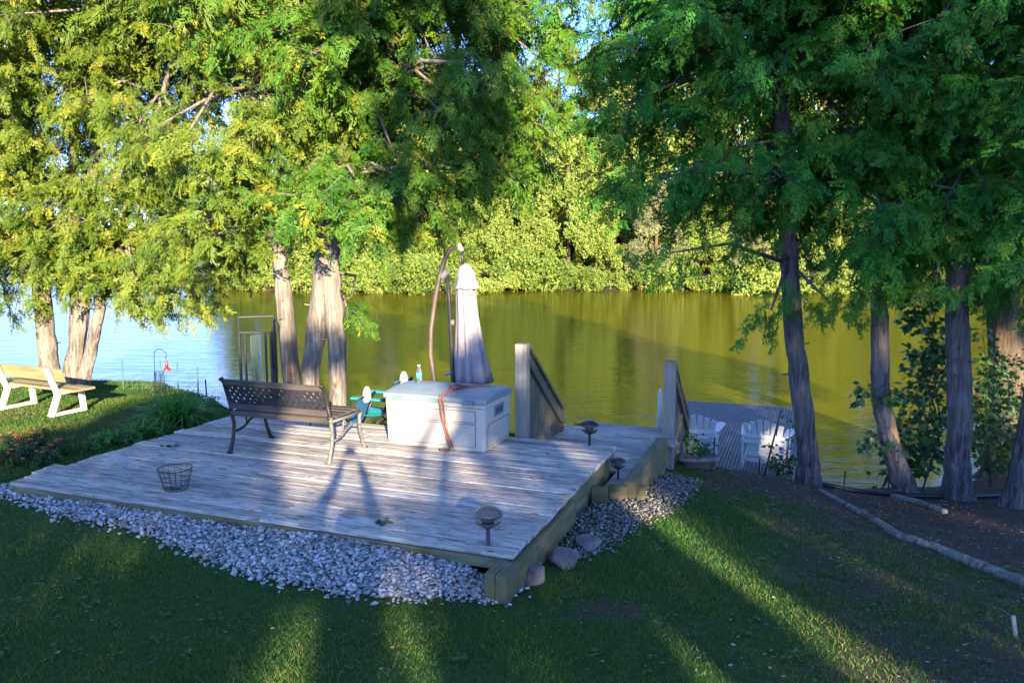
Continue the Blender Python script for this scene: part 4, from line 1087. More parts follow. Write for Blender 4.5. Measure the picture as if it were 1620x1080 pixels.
# ------------------------------------------------------------------ solar lamps
def solar(label, loc, s, mat, rz=0):
    rt = thing('solar_lamp', label, 'garden lamp', loc, rz); rt.scale = (s, s, s)
    MB().lathe([(.0, -.02), (.013, -.02), (.014, .02), (.012, .125), (.018, .132), (.0, .134)], n=14).build('stake', mat, rt, True)
    MB().lathe([(.0, .105), (.018, .107), (.040, .118), (.070, .140), (.080, .150), (.078, .156), (.055, .150), (.0, .146)], n=32).build('lower_dish', mat, rt, True)
    MB().lathe([(.0, .14), (.036, .142), (.038, .195), (.0, .197)], n=24).build('lens', M['hole'], rt, True)
    MB().lathe([(.0, .186), (.070, .188), (.088, .192), (.092, .200), (.082, .214), (.060, .232), (.034, .243), (.0, .247)], n=32).build('cap', mat, rt, True)
    MB().box((.055, -.03, .222), (.028, .02, .012), Matrix.Rotation(.5, 3, 'Y')).build('solar_cell', M['lamp_black'], rt, bevel=.003)
solar('solar lamp with a shiny grey domed cap at the front corner of the deck', D(.22, .12, .0), 1.18, M['lamp'])
solar('black solar lamp on the back edge of the deck in front of the water', D(.27, 3.15, 0), 1.12, M['lamp_black'])
solar('black solar lamp on the timber beside the lower landing', D(-.13, 2.80, -.225), .88, M['lamp_black'])

# ------------------------------------------------------------------ wire basket
wb = thing('wire_basket', 'small empty black wire basket standing on the deck boards', 'basket', D(3.32, .36, .004), RZ)
def ring(mb, r_, z, w, n=28, w2=0): return mb.tube([(r_ * math.cos(2 * PI * i / n), r_ * math.sin(2 * PI * i / n), z + w2 * math.sin(4 * PI * i / n)) for i in range(n + 1)], w, 5, False)
b = MB()
for z, r_ in ((.0, .098), (.045, .108), (.09, .118), (.135, .13)): ring(b, r_, z, .0022)
for k in range(16):
    a = 2 * PI * k / 16; b.tube([(.0, 0, 0), (.098 * math.cos(a), .098 * math.sin(a), 0), (.146 * math.cos(a), .146 * math.sin(a), .19)], .0018, 4, False)
b.build('basket_wires', M['wire'], wb)
b = MB(); ring(b, .147, .19, .0042, 32, .004); b.build('rim', M['wire'], wb, True)

# ------------------------------------------------------------------ garden bench on the left lawn
p1, p2 = G(88, 661), G(8, 650)
ang = math.atan2(p1[1] - p2[1], p1[0] - p2[0])
mid = (p1 + p2) / 2 - (p1 - p2) / np.linalg.norm(p1 - p2) * .07; Lb = float(np.linalg.norm((p1 - p2)[:2]))
gb = thing('garden_bench', 'white ended garden bench with tan boards on the sunny lawn, facing the water', 'bench', (mid[0], mid[1], gzf(mid[0], mid[1])), ang)
for s_ in (-1, 1):
    x = s_ * Lb / 2
    MB().beam((x, -.02, 0), (x, .12, .34), .06, .09, (1, 0, 0)).beam((x, .10, .31), (x, -.04, .70), .055, .085, (1, 0, 0)).build('rear_leg', M['white_paint'], gb, bevel=.012)
    MB().beam((x, .50, 0), (x, .47, .34), .06, .085, (1, 0, 0)).build('front_leg', M['white_paint'], gb, bevel=.012)
    MB().box((x, .24, .025), (.06, .46, .05)).build('foot_bar', M['white_paint'], gb, bevel=.01)
    MB().box((x, .28, .325), (.058, .44, .055)).build('seat_support', M['white_paint'], gb, bevel=.01)
MB().beam((-Lb / 2 - .18, .055, .60), (Lb / 2 + .22, .055, .60), .03, .20, (0, -.33, 1)).build('back_board', M['garden_bench_wood'], gb, bevel=.006)
for y in (.20, .38): MB().box((.08, y, .375), (Lb + .50, .165, .035)).build('seat_board', M['garden_bench_wood'], gb, bevel=.005)

# ------------------------------------------------------------------ bird feeder, wire fences, stakes at the left water edge
q = G(247, 622); 
bh = thing('shepherd_hook', 'thin dark shepherd hook pole at the left water edge', 'garden hook', q)
MB().tube([(0, 0, -.1), (0, 0, .62), (.01, 0, .70), (.06, 0, .745), (.13, 0, .745), (.19, 0, .70), (.21, 0, .64), (.195, 0, .60), (.175, 0, .61)], .006, 6).build('pole', M['wire'], bh, True)
bf = thing('bird_feeder', 'small red hummingbird feeder hanging from the shepherd hook', 'bird feeder', (q[0] + .205, q[1], q[2] + .38), 0)
MB().tube([(-.01, 0, .24), (0, 0, .17)], .003, 4).build('hanging_wire', M['wire'], bf)
MB().lathe([(.0, .06), (.022, .06), (.026, .10), (.022, .16), (.01, .175), (.0, .176)], n=16).build('bottle', M['red'], bf, True)
MB().lathe([(.0, 0), (.06, .01), (.066, .025), (.04, .055), (.015, .065), (.0, .066)], n=20).build('tray', M['red'], bf, True)
def net(label, pts, h, cell, wire_r, mat, post_at, post_h, post_mat, cat='fence', name='wire_fence'):
    rt = thing(name, label, cat, pts[0]); base = np.array(pts[0]); b_ = MB()
    for (p, q_) in zip(pts, pts[1:]):
        p = np.array(p) - base; q_ = np.array(q_) - base; L = np.linalg.norm(q_ - p); n = max(1, int(L / cell))
        for i in range(n + 1):
            a = p + (q_ - p) * i / n; b_.tube([a, a + np.array([0, 0, h + .012 * math.sin(i * 1.7)])], wire_r, 3, False)
        k = int(h / cell)
        for j in range(k + 1): b_.tube([p + np.array([0, 0, j * cell]), (p + q_) / 2 + np.array([0, 0, j * cell + .012 * math.sin(j * 2.)]), q_ + np.array([0, 0, j * cell])], wire_r, 3, False)
    b_.build('mesh_panel', mat, rt)
    for f_ in post_at:
        i = min(int(f_), len(pts) - 2); p = np.array(pts[i]) + (np.array(pts[i + 1]) - np.array(pts[i])) * (f_ - i) - base
        MB().tube([p - np.array([0, 0, .15]), p + np.array([.01, 0, post_h])], .011, 7).build('post', post_mat, rt, True)
def gp_(px, py, dz=-.03):
    p = G(px, py); return (p[0], p[1], gzf(p[0], p[1]) + dz)
net('sagging green wire fence with thin green posts along the left water edge', [gp_(195, 618), gp_(255, 618), gp_(300, 622), gp_(372, 634)], .42, .07, .0016, M['greenwire'], (0, 1, 1.6, 2.2), .55, M['greenwire'])
net('low black wire fence on the bank beneath the leaning cedar', [gp_(1128, 741), gp_(1200, 748), gp_(1262, 757), gp_(1335, 764), gp_(1405, 770)], .38, .055, .0017, M['wire'], (0, 1, 3.0, 4.0), .46, M['wire'])
q = gp_(252, 620)
ob = thing('wire_obelisk', 'small black wire plant support beside the shepherd hook', 'plant support', (q[0] + .08, q[1] - .15, q[2])); b = MB()
for k in range(10):
    a = 2 * PI * k / 10; b.tube([(.10 * math.cos(a), .10 * math.sin(a), 0), (.075 * math.cos(a), .075 * math.sin(a), .40)], .003, 4)
for z in np.linspace(.02, .4, 9): ring(b, .10 - .025 * z / .4, z, .003, 14)
b.build('wires', M['wire'], ob)
q = gp_(328, 640)
MB().tube([(q[0], q[1], q[2] - .1), (q[0] - .01, q[1], q[2] + .42)], .010, 7).build('garden_stake', M['wire'], None, True)
tag(bpy.data.objects['garden_stake'], 'single dark metal stake in the lawn left of the cast iron bench', 'stake')

# ------------------------------------------------------------------ plants
def strap_plant(label, x, y, n, L, seed, mat='lily', name='daylily_clump', cat='plant'):
    r = np.random.default_rng(seed); z = gzf(x, y); rt = thing(name, label, cat, (x, y, z))
    V = []; F = []; T = []
    for i in range(n):
        a = r.uniform(0, 2 * PI); l = L * r.uniform(.6, 1.1); w = r.uniform(.008, .014); lean = r.uniform(.35, 1.15); p0 = np.array([r.normal(0, .10), r.normal(0, .08), -.01]); sd_ = np.array([-math.sin(a), math.cos(a), 0]); tn = r.random()
        for k in range(6):
            q = k / 5; hor = l * (q * math.sin(lean * .6) + .5 * q ** 2.2 * lean); ver = l * (q * math.cos(lean * .5) - .62 * q ** 2.5 * lean)
            c = p0 + np.array([math.cos(a) * hor, math.sin(a) * hor, max(ver, .01)]); ww = w * (1 - q ** 2 * .95)
            V += [c - sd_ * ww, c + sd_ * ww]; T += [tn, tn]
            if k: b_ = len(V) - 4; F.append((b_, b_ + 1, b_ + 3, b_ + 2))
    np_mesh('foliage', np.array(V), np.array(F), M[mat], rt, {'tint': np.array(T)}, True); return rt
p = G(282, 672); strap_plant('big arching daylily clump at the left back corner of the deck', p[0], p[1], 440, .70, 1)
p = G(235, 690); strap_plant('smaller strap leaved clump nearer the basket along the deck edge', p[0] - .05, p[1], 120, .36, 2)
def leafy(label, root, stems, n_leaf, size, spread, seed, mat='maple', tm='maple', name='leafy_shrub', cat='shrub', stem_r=.008, stem_mat='bark_dark', crown='foliage'):
    r = np.random.default_rng(seed); rt = thing(name, label, cat, root); base = np.array(root); tb_ = MB(); P, X, N, S = [], [], [], []
    for sp in stems:
        pts = [np.array(q_, float) - base for q_ in sp]; tb_.tube(pts, list(np.linspace(stem_r, stem_r * .3, len(pts))), 5)
        seg = np.array(pts); cum = np.concatenate([[0], np.cumsum(np.linalg.norm(np.diff(seg, axis=0), axis=1))])
        for _ in range(n_leaf):
            s_ = cum[-1] * (1 - r.random() ** 1.4 * .8); i = min(np.searchsorted(cum, s_, 'right') - 1, len(pts) - 2); c = seg[i] + (seg[i + 1] - seg[i]) * ((s_ - cum[i]) / max(cum[i + 1] - cum[i], 1e-6))
            d = nrm(r.normal(0, 1, 3) * np.array([1, 1, .45])); l = spread * r.uniform(.3, 1); tb_.tube([c, c + d * l * .6 + np.array([0, 0, .03]), c + d * l], .0022, 3, False)
            P.append(c + d * l); X.append(d + np.array([0, 0, -.55]) + r.normal(0, .3, 3)); N.append(np.array([0, -.45, .8]) + r.normal(0, .35, 3)); S.append(size * r.uniform(.6, 1.15))
    tb_.build('stem', M[stem_mat], rt)
    scatter(crown, MAPLES if tm == 'maple' else SPRIGS, P, X, N, S, M[mat], rt); return rt
def W3(px, py, Y): return tuple(at_Y(px, py, Y))
g = (5.55, 10.45, gzf(5.55, 10.45) - .02); Yg = g[1]
leafy('tall maple sapling with drooping lobed leaves between the bowed and the thick trunks', g,
      [[g, W3(1490, 680, Yg), W3(1478, 600, Yg - .1), W3(1475, 520, Yg), W3(1488, 450, Yg + .1)], [W3(1490, 690, Yg), W3(1450, 640, Yg - .2), W3(1425, 620, Yg - .3), W3(1370, 625, Yg - .3)],
       [W3(1482, 620, Yg), W3(1500, 570, Yg + .2), W3(1480, 540, Yg - .2)], [W3(1488, 700, Yg), W3(1450, 690, Yg - .2), W3(1380, 695, Yg - .2)], [W3(1475, 540, Yg), W3(1450, 500, Yg), W3(1440, 470, Yg)],
       [W3(1485, 690, Yg), W3(1470, 720, Yg + .2), W3(1455, 740, Yg + .2)], [W3(1480, 650, Yg), W3(1460, 580, Yg + .2), W3(1455, 560, Yg + .2)]], 110, .10, .28, 4, name='maple_sapling', cat='sapling', stem_r=.014)
g = gp_(1562, 742); Yg = g[1] - .3
leafy('broad dark green leafy shrub between the two rightmost trunks', (g[0], Yg, gzf(g[0], Yg)),
      [[(g[0], Yg, gzf(g[0], Yg)), W3(1560, 690, Yg), W3(1550, 640, Yg), W3(1530, 600, Yg)], [(g[0], Yg, gzf(g[0], Yg)), W3(1580, 680, Yg), W3(1600, 640, Yg), W3(1625, 630, Yg)], [W3(1560, 700, Yg), W3(1530, 690, Yg - .2), W3(1510, 660, Yg - .3)],
       [W3(1565, 710, Yg), W3(1590, 715, Yg - .2), W3(1600, 690, Yg - .3)], [W3(1560, 680, Yg), W3(1575, 630, Yg + .2), W3(1580, 570, Yg + .2)]], 110, .085, .26, 5)
for k, (x0_, y0_, tips, lab) in enumerate([
    (5.15, 10.75, [(1455, 600), (1470, 660), (1430, 690), (1500, 640), (1485, 560)], 'dark low bush filling the gap behind the maple sapling'),
    (6.75, 10.9, [(1555, 520), (1585, 560), (1540, 600), (1570, 650), (1600, 690)], 'dark bush rising behind the broad leafy shrub'),
    (7.25, 10.6, [(1625, 560), (1650, 620), (1600, 610), (1640, 690), (1660, 520)], 'dark bush behind the nearest trunk at the edge of the photo')]):
    b0 = (x0_, y0_, gzf(x0_, y0_)); leafy(lab, b0, [[b0, tuple((np.array(b0) + np.array(W3(tx, ty, y0_))) / 2 + np.array([.05, 0, 0])), W3(tx, ty, y0_)] for tx, ty in tips], 80, .085, .27, 90 + k)
g = gp_(1108, 738)
leafy('small shrub growing beside the flat stone below the narrow handrail', g,
      [[g, W3(1104, 712, g[1]), W3(1096, 685, g[1])], [g, W3(1114, 712, g[1]), W3(1120, 700, g[1])], [g, W3(1095, 710, g[1] - .1), W3(1088, 690, g[1])]], 42, .065, .13, 6)
g = gp_(1232, 752)
leafy('low leafy shrub at the foot of the leaning cedar in front of the dock', g,
      [[g, W3(1225, 725, g[1]), W3(1215, 700, g[1])], [g, W3(1245, 720, g[1]), W3(1250, 680, g[1]), W3(1245, 660, g[1])], [g, W3(1240, 735, g[1] - .1), W3(1212, 735, g[1])], [g, W3(1250, 740, g[1] - .1), W3(1255, 720, g[1])]], 40, .06, .12, 7)
g = gp_(1206, 752)
MB().tube([(g[0], g[1], g[2] - .1), W3(1236, 648, g[1] - .05)], [.016, .012], 7).build('wooden_stake', M['bark_dark'], None, True)
tag(bpy.data.objects['wooden_stake'], 'thin dark stake leaning to the right in front of the dock chairs', 'stake')
fr2 = np.random.default_rng(5)
for k, (px, py) in enumerate([(12, 738), (45, 728), (78, 742), (20, 712), (62, 705), (98, 722)]):
    g = G(px, py); x, y, z = g[0], g[1], gzf(g[0], g[1])
    stems_ = [[(x, y, z), (x + fr2.normal(0, .07), y + fr2.normal(0, .07), z + fr2.uniform(.10, .18))] for _ in range(6)]
    rt = leafy('low bedding plant with small orange flowers left of the deck', (x, y, z), stems_, 30, .075, .12, 30 + k, 'maple', 'sprig', 'bedding_plant', 'flower')
    rt['group'] = 'orange bedding plants left of the deck'
    for _ in range(5):
        d = np.array([fr2.normal(0, .10), fr2.normal(0, .10) - .05, fr2.uniform(.16, .24)])
        MB().lathe([(.0, -.008), (.018, .0), (.024, .008), (.014, .014), (.0, .012)], d, 9, lambda th, t_: 1 + .2 * math.cos(5 * th)).build('flower', M['orange'], rt, True)
for k, (px, py) in enumerate([(150, 712), (182, 700), (205, 702)]):
    g = G(px, py); x, y, z = g[0], g[1], gzf(g[0], g[1])
    rt = leafy('low leafy groundcover plant along the left edge of the deck', (x, y, z), [[(x, y, z), (x + fr2.normal(0, .1), y + fr2.normal(0, .08), z + fr2.uniform(.06, .13))] for _ in range(7)], 26, .08, .13, 50 + k, 'lily', 'sprig', 'groundcover_plant', 'plant')
    rt['group'] = 'groundcover along the left deck edge'
g = G(330, 648); x, y, z = g[0], g[1], gzf(g[0], g[1])
rt = leafy('small plant with white flowers at the back left corner of the deck', (x, y, z), [[(x, y, z), (x + fr2.normal(0, .08), y + fr2.normal(0, .05), z + .16)] for _ in range(6)], 22, .06, .1, 60, 'lily', 'sprig', 'white_flower_plant', 'flower')
for _ in range(6):
    MB().lathe([(.0, -.008), (.02, .0), (.026, .008), (.0, .014)], (fr2.normal(0, .09), fr2.normal(0, .05) - .04, fr2.uniform(.14, .22)), 8).build('flower', M['white_plastic'], rt, True)

# ------------------------------------------------------------------ hose, logs, rocks, stakes on the right
def ground_tube(name, pxs, rads, mat, label, cat, lift=.0, n=10, wob=0, bumps=0):
    P_ = [G(*p) for p in pxs]; out = []; rad = []; r = np.random.default_rng(len(name))
    for i in range(len(P_) - 1):
        for q in np.linspace(0, 1, 8, endpoint=False):
            c = P_[i] * (1 - q) + P_[i + 1] * q; rr3 = rads[i] * (1 - q) + rads[i + 1] * q
            out.append((c[0], c[1], gzf(c[0], c[1]) + rr3 * .35 + lift)); rad.append(rr3)
    c = P_[-1]; out.append((c[0], c[1], gzf(c[0], c[1]) + rads[-1] * .6 + lift)); rad.append(rads[-1])
    base = np.array(out[0]); mb_ = MB(); (trunk_tube(mb_, [np.array(p) - base for p in out], rad, r, 16, 0) if bumps else mb_.tube([np.array(p) - base for p in out], rad, n)); o_ = mb_.build(name, mat, None, True); o_.location = base
    tag(o_, label, cat); return o_
ground_tube('drain_hose', [(1255, 758), (1300, 769), (1360, 780), (1440, 788), (1520, 790), (1640, 782), (1780, 790)], [.032] * 7, M['rubber'], 'thick black hose lying across the bank in front of the shaded trunks', 'hose', .025)
ground_tube('fallen_branch', [(1296, 776), (1340, 800), (1385, 826), (1420, 850), (1480, 868), (1540, 895), (1640, 935), (1800, 985)], [.028, .034, .042, .05, .047, .055, .05, .04], M['log'], 'long weathered branch lying on the bare soil at right', 'branch', -.005, 12, .006, .03)
ground_tube('fallen_branch', [(1412, 786), (1450, 796), (1495, 812)], [.035, .04, .035], M['log'], 'short pale branch near the thick straight trunk, behind the long branch', 'branch', 0, 10, .004, .03)
ROCK = bmesh.new(); bmesh.ops.create_icosphere(ROCK, subdivisions=3, radius=1)
RV = np.array([v.co[:] for v in ROCK.verts]); RF = [tuple(v.index for v in f_.verts) for f_ in ROCK.faces]; ROCK.free()
def rock(label, px, py, size, sq, seed, mat='rock', sink=.3, cat='rock'):
    r = np.random.default_rng(seed); p = G(px, py); v = RV.copy()
    for _ in range(16):
        d = nrm(r.normal(0, 1, 3)); c = r.uniform(.5, .82); s_ = (v @ d) - c; v = v - np.clip(s_, 0, None)[:, None] * d * .97
    v = v * (1 + .04 * np.sin(v[:, :1] * 7 + seed) * np.cos(v[:, 1:2] * 6)) * np.array(sq) * size
    o_ = MB().add(v, RF).build('rock', M[mat], None, False); o_.location = (p[0], p[1], gzf(p[0], p[1]) + size * sq[2] * (1 - 2 * sink) * .9); o_.rotation_euler = (0, 0, r.uniform(0, 6))
    tag(o_, label, cat); return o_
rock('grey boulder touching the front end of the timbers', 842, 918, .15, (1, .8, .75), 1)
rock('pale topped boulder, largest beside the gravel strip', 893, 895, .17, (1.1, .8, .72), 2)
rock('low brown rock half buried by the timbers, behind the grey boulder', 868, 868, .11, (1, .8, .6), 3)
rock('flat grey rock at the foot of the gravel strip, farthest from the timbers', 932, 866, .15, (1.1, .8, .55), 4)
rock('pale boulder in the white gravel at the deck corner', 728, 892, .11, (1.1, .85, .7), 6, 'rock_pale')
p = G(1104, 738)
fs = MB(); poly = [(-.28, -.12), (-.1, -.17), (.12, -.15), (.27, -.08), (.25, .1), (.05, .16), (-.2, .13)]
fs.prism(poly, .10, .155); o = fs.build('flagstone', M['rock'], None, bevel=.01); o.location = (p[0], p[1], gzf(p[0], p[1]) - .0); tag(o, 'flat slab of stone resting by the small shrub on the bank', 'stone')
fs = MB().prism([(x * .85, y * .8) for x, y in poly], -.12, .098); o = fs.build('stump_block', M['bark_dark'], None, bevel=.01); o.location = (p[0], p[1], gzf(p[0], p[1])); tag(o, 'dark rotten block beneath the flat stone slab', 'block')
p = gp_(1084, 728)
MB().tube([(p[0], p[1], p[2] - .2), W3(1074, 655, p[1] + .05)], [.062, .056], 12).build('log_post', M['post'], None, True); tag(bpy.data.objects['log_post'], 'short leaning round post right of the narrow handrail', 'post')
for k, (a, bb_, lab) in enumerate([((1047, 702), (1032, 742), 'thin pale cord hanging at the corner of the lower landing'), ((1080, 655), (1054, 735), 'thin pale cord slanting from the leaning round post to the ground')]):
    g = gp_(*bb_, dz=0); pt = at_Y(a[0], a[1], g[1] + .1)
    MB().tube([tuple(pt), tuple((pt + np.array(g)) / 2 + np.array([.01, 0, -.02])), g], .006, 5).build('cord', M['rope'], None, True).name
    o = [x for x in COL.objects if x.name.startswith('cord')][-1]; tag(o, lab, 'cord')
g = gp_(1612, 1010, 0)
MB().tube([(g[0], g[1], g[2] - .1), (g[0] - .035, g[1] + .02, g[2] + .14)], .013, 8).build('peg', M['post'], None, True); tag(bpy.data.objects['peg'], 'short pale peg leaning in the grass at the lower right', 'peg')
c0 = np.array([g[0] - .03, g[1] + .015, g[2] + .13]); c1 = G(1548, 953)
MB().tube([c0, c0 * .6 + c1 * .4 + np.array([0, 0, .02]), c1 + np.array([0, 0, .012])], .004, 5).build('twine', M['greenwire'], None, True); tag(bpy.data.objects['twine'], 'green twine running from the short peg across the grass', 'twine')
# leaves on the deck
for k, (px, py, n, lab) in enumerate([(272, 706, 5, 'small green leafy twig lying on the deck behind the basket'), (606, 828, 4, 'dark curled leaves lying on the front boards of the deck')]):
    p = at_z(px, py, .004); r = np.random.default_rng(k)
    o = scatter('fallen_leaves', MAPLES, np.array([[r.normal(0, .05), r.normal(0, .03), .012] for _ in range(n * 2)]), r.normal(0, 1, (n * 2, 3)) * np.array([1, 1, .15]), np.tile([0, 0, 1.], (n * 2, 1)) + r.normal(0, .35, (n * 2, 3)), .05, M['leaf_dull'])
    o.location = p; tag(o, lab, 'leaves')

# ------------------------------------------------------------------ gravel (stuff)
IC = bmesh.new(); bmesh.ops.create_icosphere(IC, subdivisions=1, radius=1)
IV = np.array([v.co[:] for v in IC.verts]); IFc = np.array([[v.index for v in f_.verts] for f_ in IC.faces]); IC.free()
STONES = []
for i in range(7):
    r = np.random.default_rng(i); v = IV.copy()
    for _ in range(5):
        d = nrm(r.normal(0, 1, 3)); v = v - np.clip(v @ d - r.uniform(.5, .8), 0, None)[:, None] * d * .9
    STONES.append((v * np.array([1.25, .9, .6]) * (1 + r.normal(0, .07, (len(v), 1))), IFc))
def stonemat(nm, cols):
    m, t, b = newmat(nm); a = t.nodes.new("ShaderNodeAttribute"); a.attribute_name = "tint"
    c = ramp(t, a.outputs["Fac"], list(zip((0, .25, .7, 1), cols)))
    c = mix(t, 1.0, c, ramp(t, noise(t, 45, 4), [(.3, (.75, .75, .75)), (.7, (1.1, 1.1, 1.1))]), 'MULTIPLY')
    t.links.new(c, b.inputs["Base Color"]); b.inputs["Roughness"].default_value = .85; return m
M['gravel'] = stonemat('gravel_stone', [(.16, .14, .12), (.30, .285, .28), (.48, .46, .46), (.64, .62, .61)])
M['gravel_brown'] = stonemat('brown_gravel_stone', [(.10, .085, .07), (.17, .15, .13), (.26, .24, .21), (.42, .39, .35)])
def gravel(name, poly, n, s0, s1, seed, mat='gravel'):
    r = np.random.default_rng(seed); P = []; xs_ = [p[0] for p in poly]; ys_ = [p[1] for p in poly]
    while len(P) < n:
        x, y = r.uniform(min(xs_) - .1, max(xs_) + .1), r.uniform(min(ys_) - .1, max(ys_) + .1)
        jx, jy = x + r.normal(0, .06), y + r.normal(0, .05)
        if in_poly(jx, jy, poly): P.append((x, y, 0))
    P = np.array(P); P[:, 2] = gz(P[:, 0], P[:, 1]) + r.random(n) ** 1.5 * .035
    return scatter(name, STONES, P, r.normal(0, 1, (n, 3)) * np.array([1, 1, .35]), np.tile([0, 0, 1.], (n, 1)) + r.normal(0, .45, (n, 3)), s0 + (s1 - s0) * r.random(n) ** 2, M[mat])
def gpoly(px): return [tuple(G(x, y)[:2]) for x, y in px]
GR1 = gpoly([(0, 778), (40, 795), (110, 815), (190, 830), (255, 850), (330, 885), (400, 910), (470, 925), (560, 940), (660, 950), (760, 952), (800, 955)]) + [D(.05, -.1)[:2], D(.0, .12)[:2], D(2.5, .06)[:2], D(4.92, .06)[:2], D(5.3, .25)[:2]]
o = gravel('gravel', GR1, 11500, .011, .028, 1); tag(o, 'band of pale crushed stone along the front of the deck', 'gravel', kind='stuff')
GR2 = [D(-.22, .55)[:2], D(-.05, 1.5)[:2], D(-.1, 2.2)[:2], D(-.30, 2.85)[:2], D(-.36, 3.6)[:2], D(-.36, 4.5)[:2], D(-.75, 4.4)[:2], D(-.75, 3.4)[:2], D(-.72, 2.5)[:2], D(-.55, 1.6)[:2], D(-.45, .9)[:2]]
o = gravel('gravel', GR2, 3800, .008, .019, 2, 'gravel_brown'); tag(o, 'strip of small brownish grey gravel below the right side of the deck', 'gravel', kind='stuff')

# ------------------------------------------------------------------ leaf litter on the bare soil (stuff)
def litter():
    r = np.random.default_rng(21); n = 110000; x = r.uniform(-5.5, 8.5, n); y = r.uniform(4, 13.5, n)
    k = (r.random(n) < mulch(x, y) ** 1.3 * .5) & (y < np.interp(x, BX, BY) + .1) & ~((x < 2.15) & (y > 5.3) & (x > -5))
    x, y = x[k], y[k]; P = np.stack([x, y, gz(x, y) + .008], -1)
    dk_ = np.array([D(r.uniform(.05, 4.8), r.uniform(.05, 3.1) ** 1.0, .006) for _ in range(170)]); gr_ = np.array([D(r.uniform(.1, 5), r.uniform(-.55, -.02), 0) for _ in range(420)]); gr_[:, 2] = gz(gr_[:, 0], gr_[:, 1]) + .04
    P = np.concatenate([P, dk_, gr_]); n = len(P); X = r.normal(0, 1, (n, 3)) * np.array([1, 1, .12])
    m_, t_, b_ = newmat('dry_litter'); a = t_.nodes.new("ShaderNodeAttribute"); a.attribute_name = "tint"
    t_.links.new(ramp(t_, a.outputs["Fac"], [(0, (.03, .022, .015)), (.5, (.10, .07, .045)), (.85, (.22, .17, .11)), (1, (.36, .31, .24))]), b_.inputs["Base Color"]); b_.inputs["Roughness"].default_value = .9
    chip = diamonds([((-.5, 0, 0), (.5, 0, .08), .26, (0, 0, 1))]); twig = diamonds([((-1.4, 0, 0), (1.4, .2, .05), .045, (0, 0, 1))])
    o_ = scatter('leaf_litter', [chip, chip, chip, twig], P, X, np.tile([0, 0, 1.], (n, 1)) + r.normal(0, .35, (n, 3)), r.uniform(.012, .04, n), m_)
    tag(o_, 'brown leaf litter and needles on the bare soil under the right trees', 'litter', kind='stuff')
litter()

# ------------------------------------------------------------------ lawn grass (stuff)
def lawn():
    r = np.random.default_rng(9); n = 1100000
    x = r.uniform(-12.5, 8.5, n); y = 3.3 + (r.random(n) ** 1.5) * 12
    keep = np.abs(x) < y * .95 + 1.2
    x, y = x[keep], y[keep]
    a = -((x - FR[0]) * EX[0] + (y - FR[1]) * EX[1]); b_ = (x - FR[0]) * EY[0] + (y - FR[1]) * EY[1]
    k = ~((a > -.24) & (a < 5.0) & (b_ > -.02) & (b_ < 3.3)); k &= ~((a > -.40) & (a < 1.3) & (b_ > -.3) & (b_ < 5.6) & (b_ > 1.5)) & ~((a > -.24) & (a < .15) & (b_ > -.3) & (b_ < 1.6))
    pat = .5 + .5 * np.sin(x * 1.9 + 1.3 * np.sin(y * 1.1)) * np.sin(y * 2.3 + 1.1 * np.sin(x * 1.4)) + .25 * np.sin(x * 6.1 + y * 3.7) * np.sin(y * 7.3 - x * 2.9)
    prob = (1 - mulch(x, y)) * np.clip(.45 + .6 * pat, .12, 1)
    k &= r.random(len(x)) < prob; k &= y < np.interp(x, BX, BY) + .15
    x, y, pat = x[k], y[k], pat[k]
    inp = np.array([in_poly(px, py, GR1) or in_poly(px, py, GR2) for px, py in zip(x, y)])
    x, y, pat = x[~inp], y[~inp], pat[~inp]; n = len(x)
    z = gz(x, y); h = r.uniform(.012, .038, n) * (.7 + .5 * np.clip(pat, 0, 1)); w = r.uniform(.0016, .0030, n) * (1 + (y - 3.3) * .18)
    th = r.uniform(0, 2 * PI, n); be_ = r.uniform(.3, 1.7, n) * h; ph = r.uniform(0, 2 * PI, n)
    V = np.zeros((n, 3, 3)); V[:, 0] = np.stack([x - w * np.cos(th), y - w * np.sin(th), z - .004], -1); V[:, 1] = np.stack([x + w * np.cos(th), y + w * np.sin(th), z - .004], -1)
    V[:, 2] = np.stack([x + be_ * np.cos(ph), y + be_ * np.sin(ph), z + h], -1)
    dry = np.clip(np.sin(x * 1.3 + 2.1 * np.sin(y * .8 + 1)) * np.sin(y * 1.9 - x * .7) + .35 * np.sin(x * 4.7 - y * 3.1), -1, 1)
    tint = np.clip(r.normal(.36, .2, n) + .18 * (1 - np.clip(pat, 0, 1)) + .22 * dry + (r.random(n) < .06) * .5, 0, 1)
    o_ = np_mesh('grass', V.reshape(-1, 3), np.arange(n * 3).reshape(-1, 3), M['grass'], None, {'tint': np.repeat(tint, 3)})
    tag(o_, 'patchy short lawn grass around the deck', 'grass', kind='stuff')
lawn()
def weeds():
    r = np.random.default_rng(31); P, X, N, S = [], [], [], []
    while len(P) < 2600:
        x, y = r.uniform(-5.5, 4.5), r.uniform(3.4, 10.5); a = -((x - FR[0]) * EX[0] + (y - FR[1]) * EX[1]); b_ = (x - FR[0]) * EY[0] + (y - FR[1]) * EY[1]
        if (-.8 < a < 5.1 and -1.0 < b_ < 5.6) or y > np.interp(x, BX, BY) - .3: continue
        z = gzf(x, y); k_ = r.uniform(.014, .034)
        for _ in range(int(r.integers(4, 9))):
            th = r.uniform(0, 2 * PI); P.append((x + r.normal(0, .02), y + r.normal(0, .02), z + r.uniform(.012, .035))); X.append((math.cos(th), math.sin(th), r.uniform(-.1, .5))); N.append((r.normal(0, .3), r.normal(0, .3), 1)); S.append(k_)
    o_ = scatter('lawn_weeds', MAPLES, P, X, N, S, M['maple']); tag(o_, 'small broad leaved weeds scattered through the lawn', 'weeds', kind='stuff')
weeds()

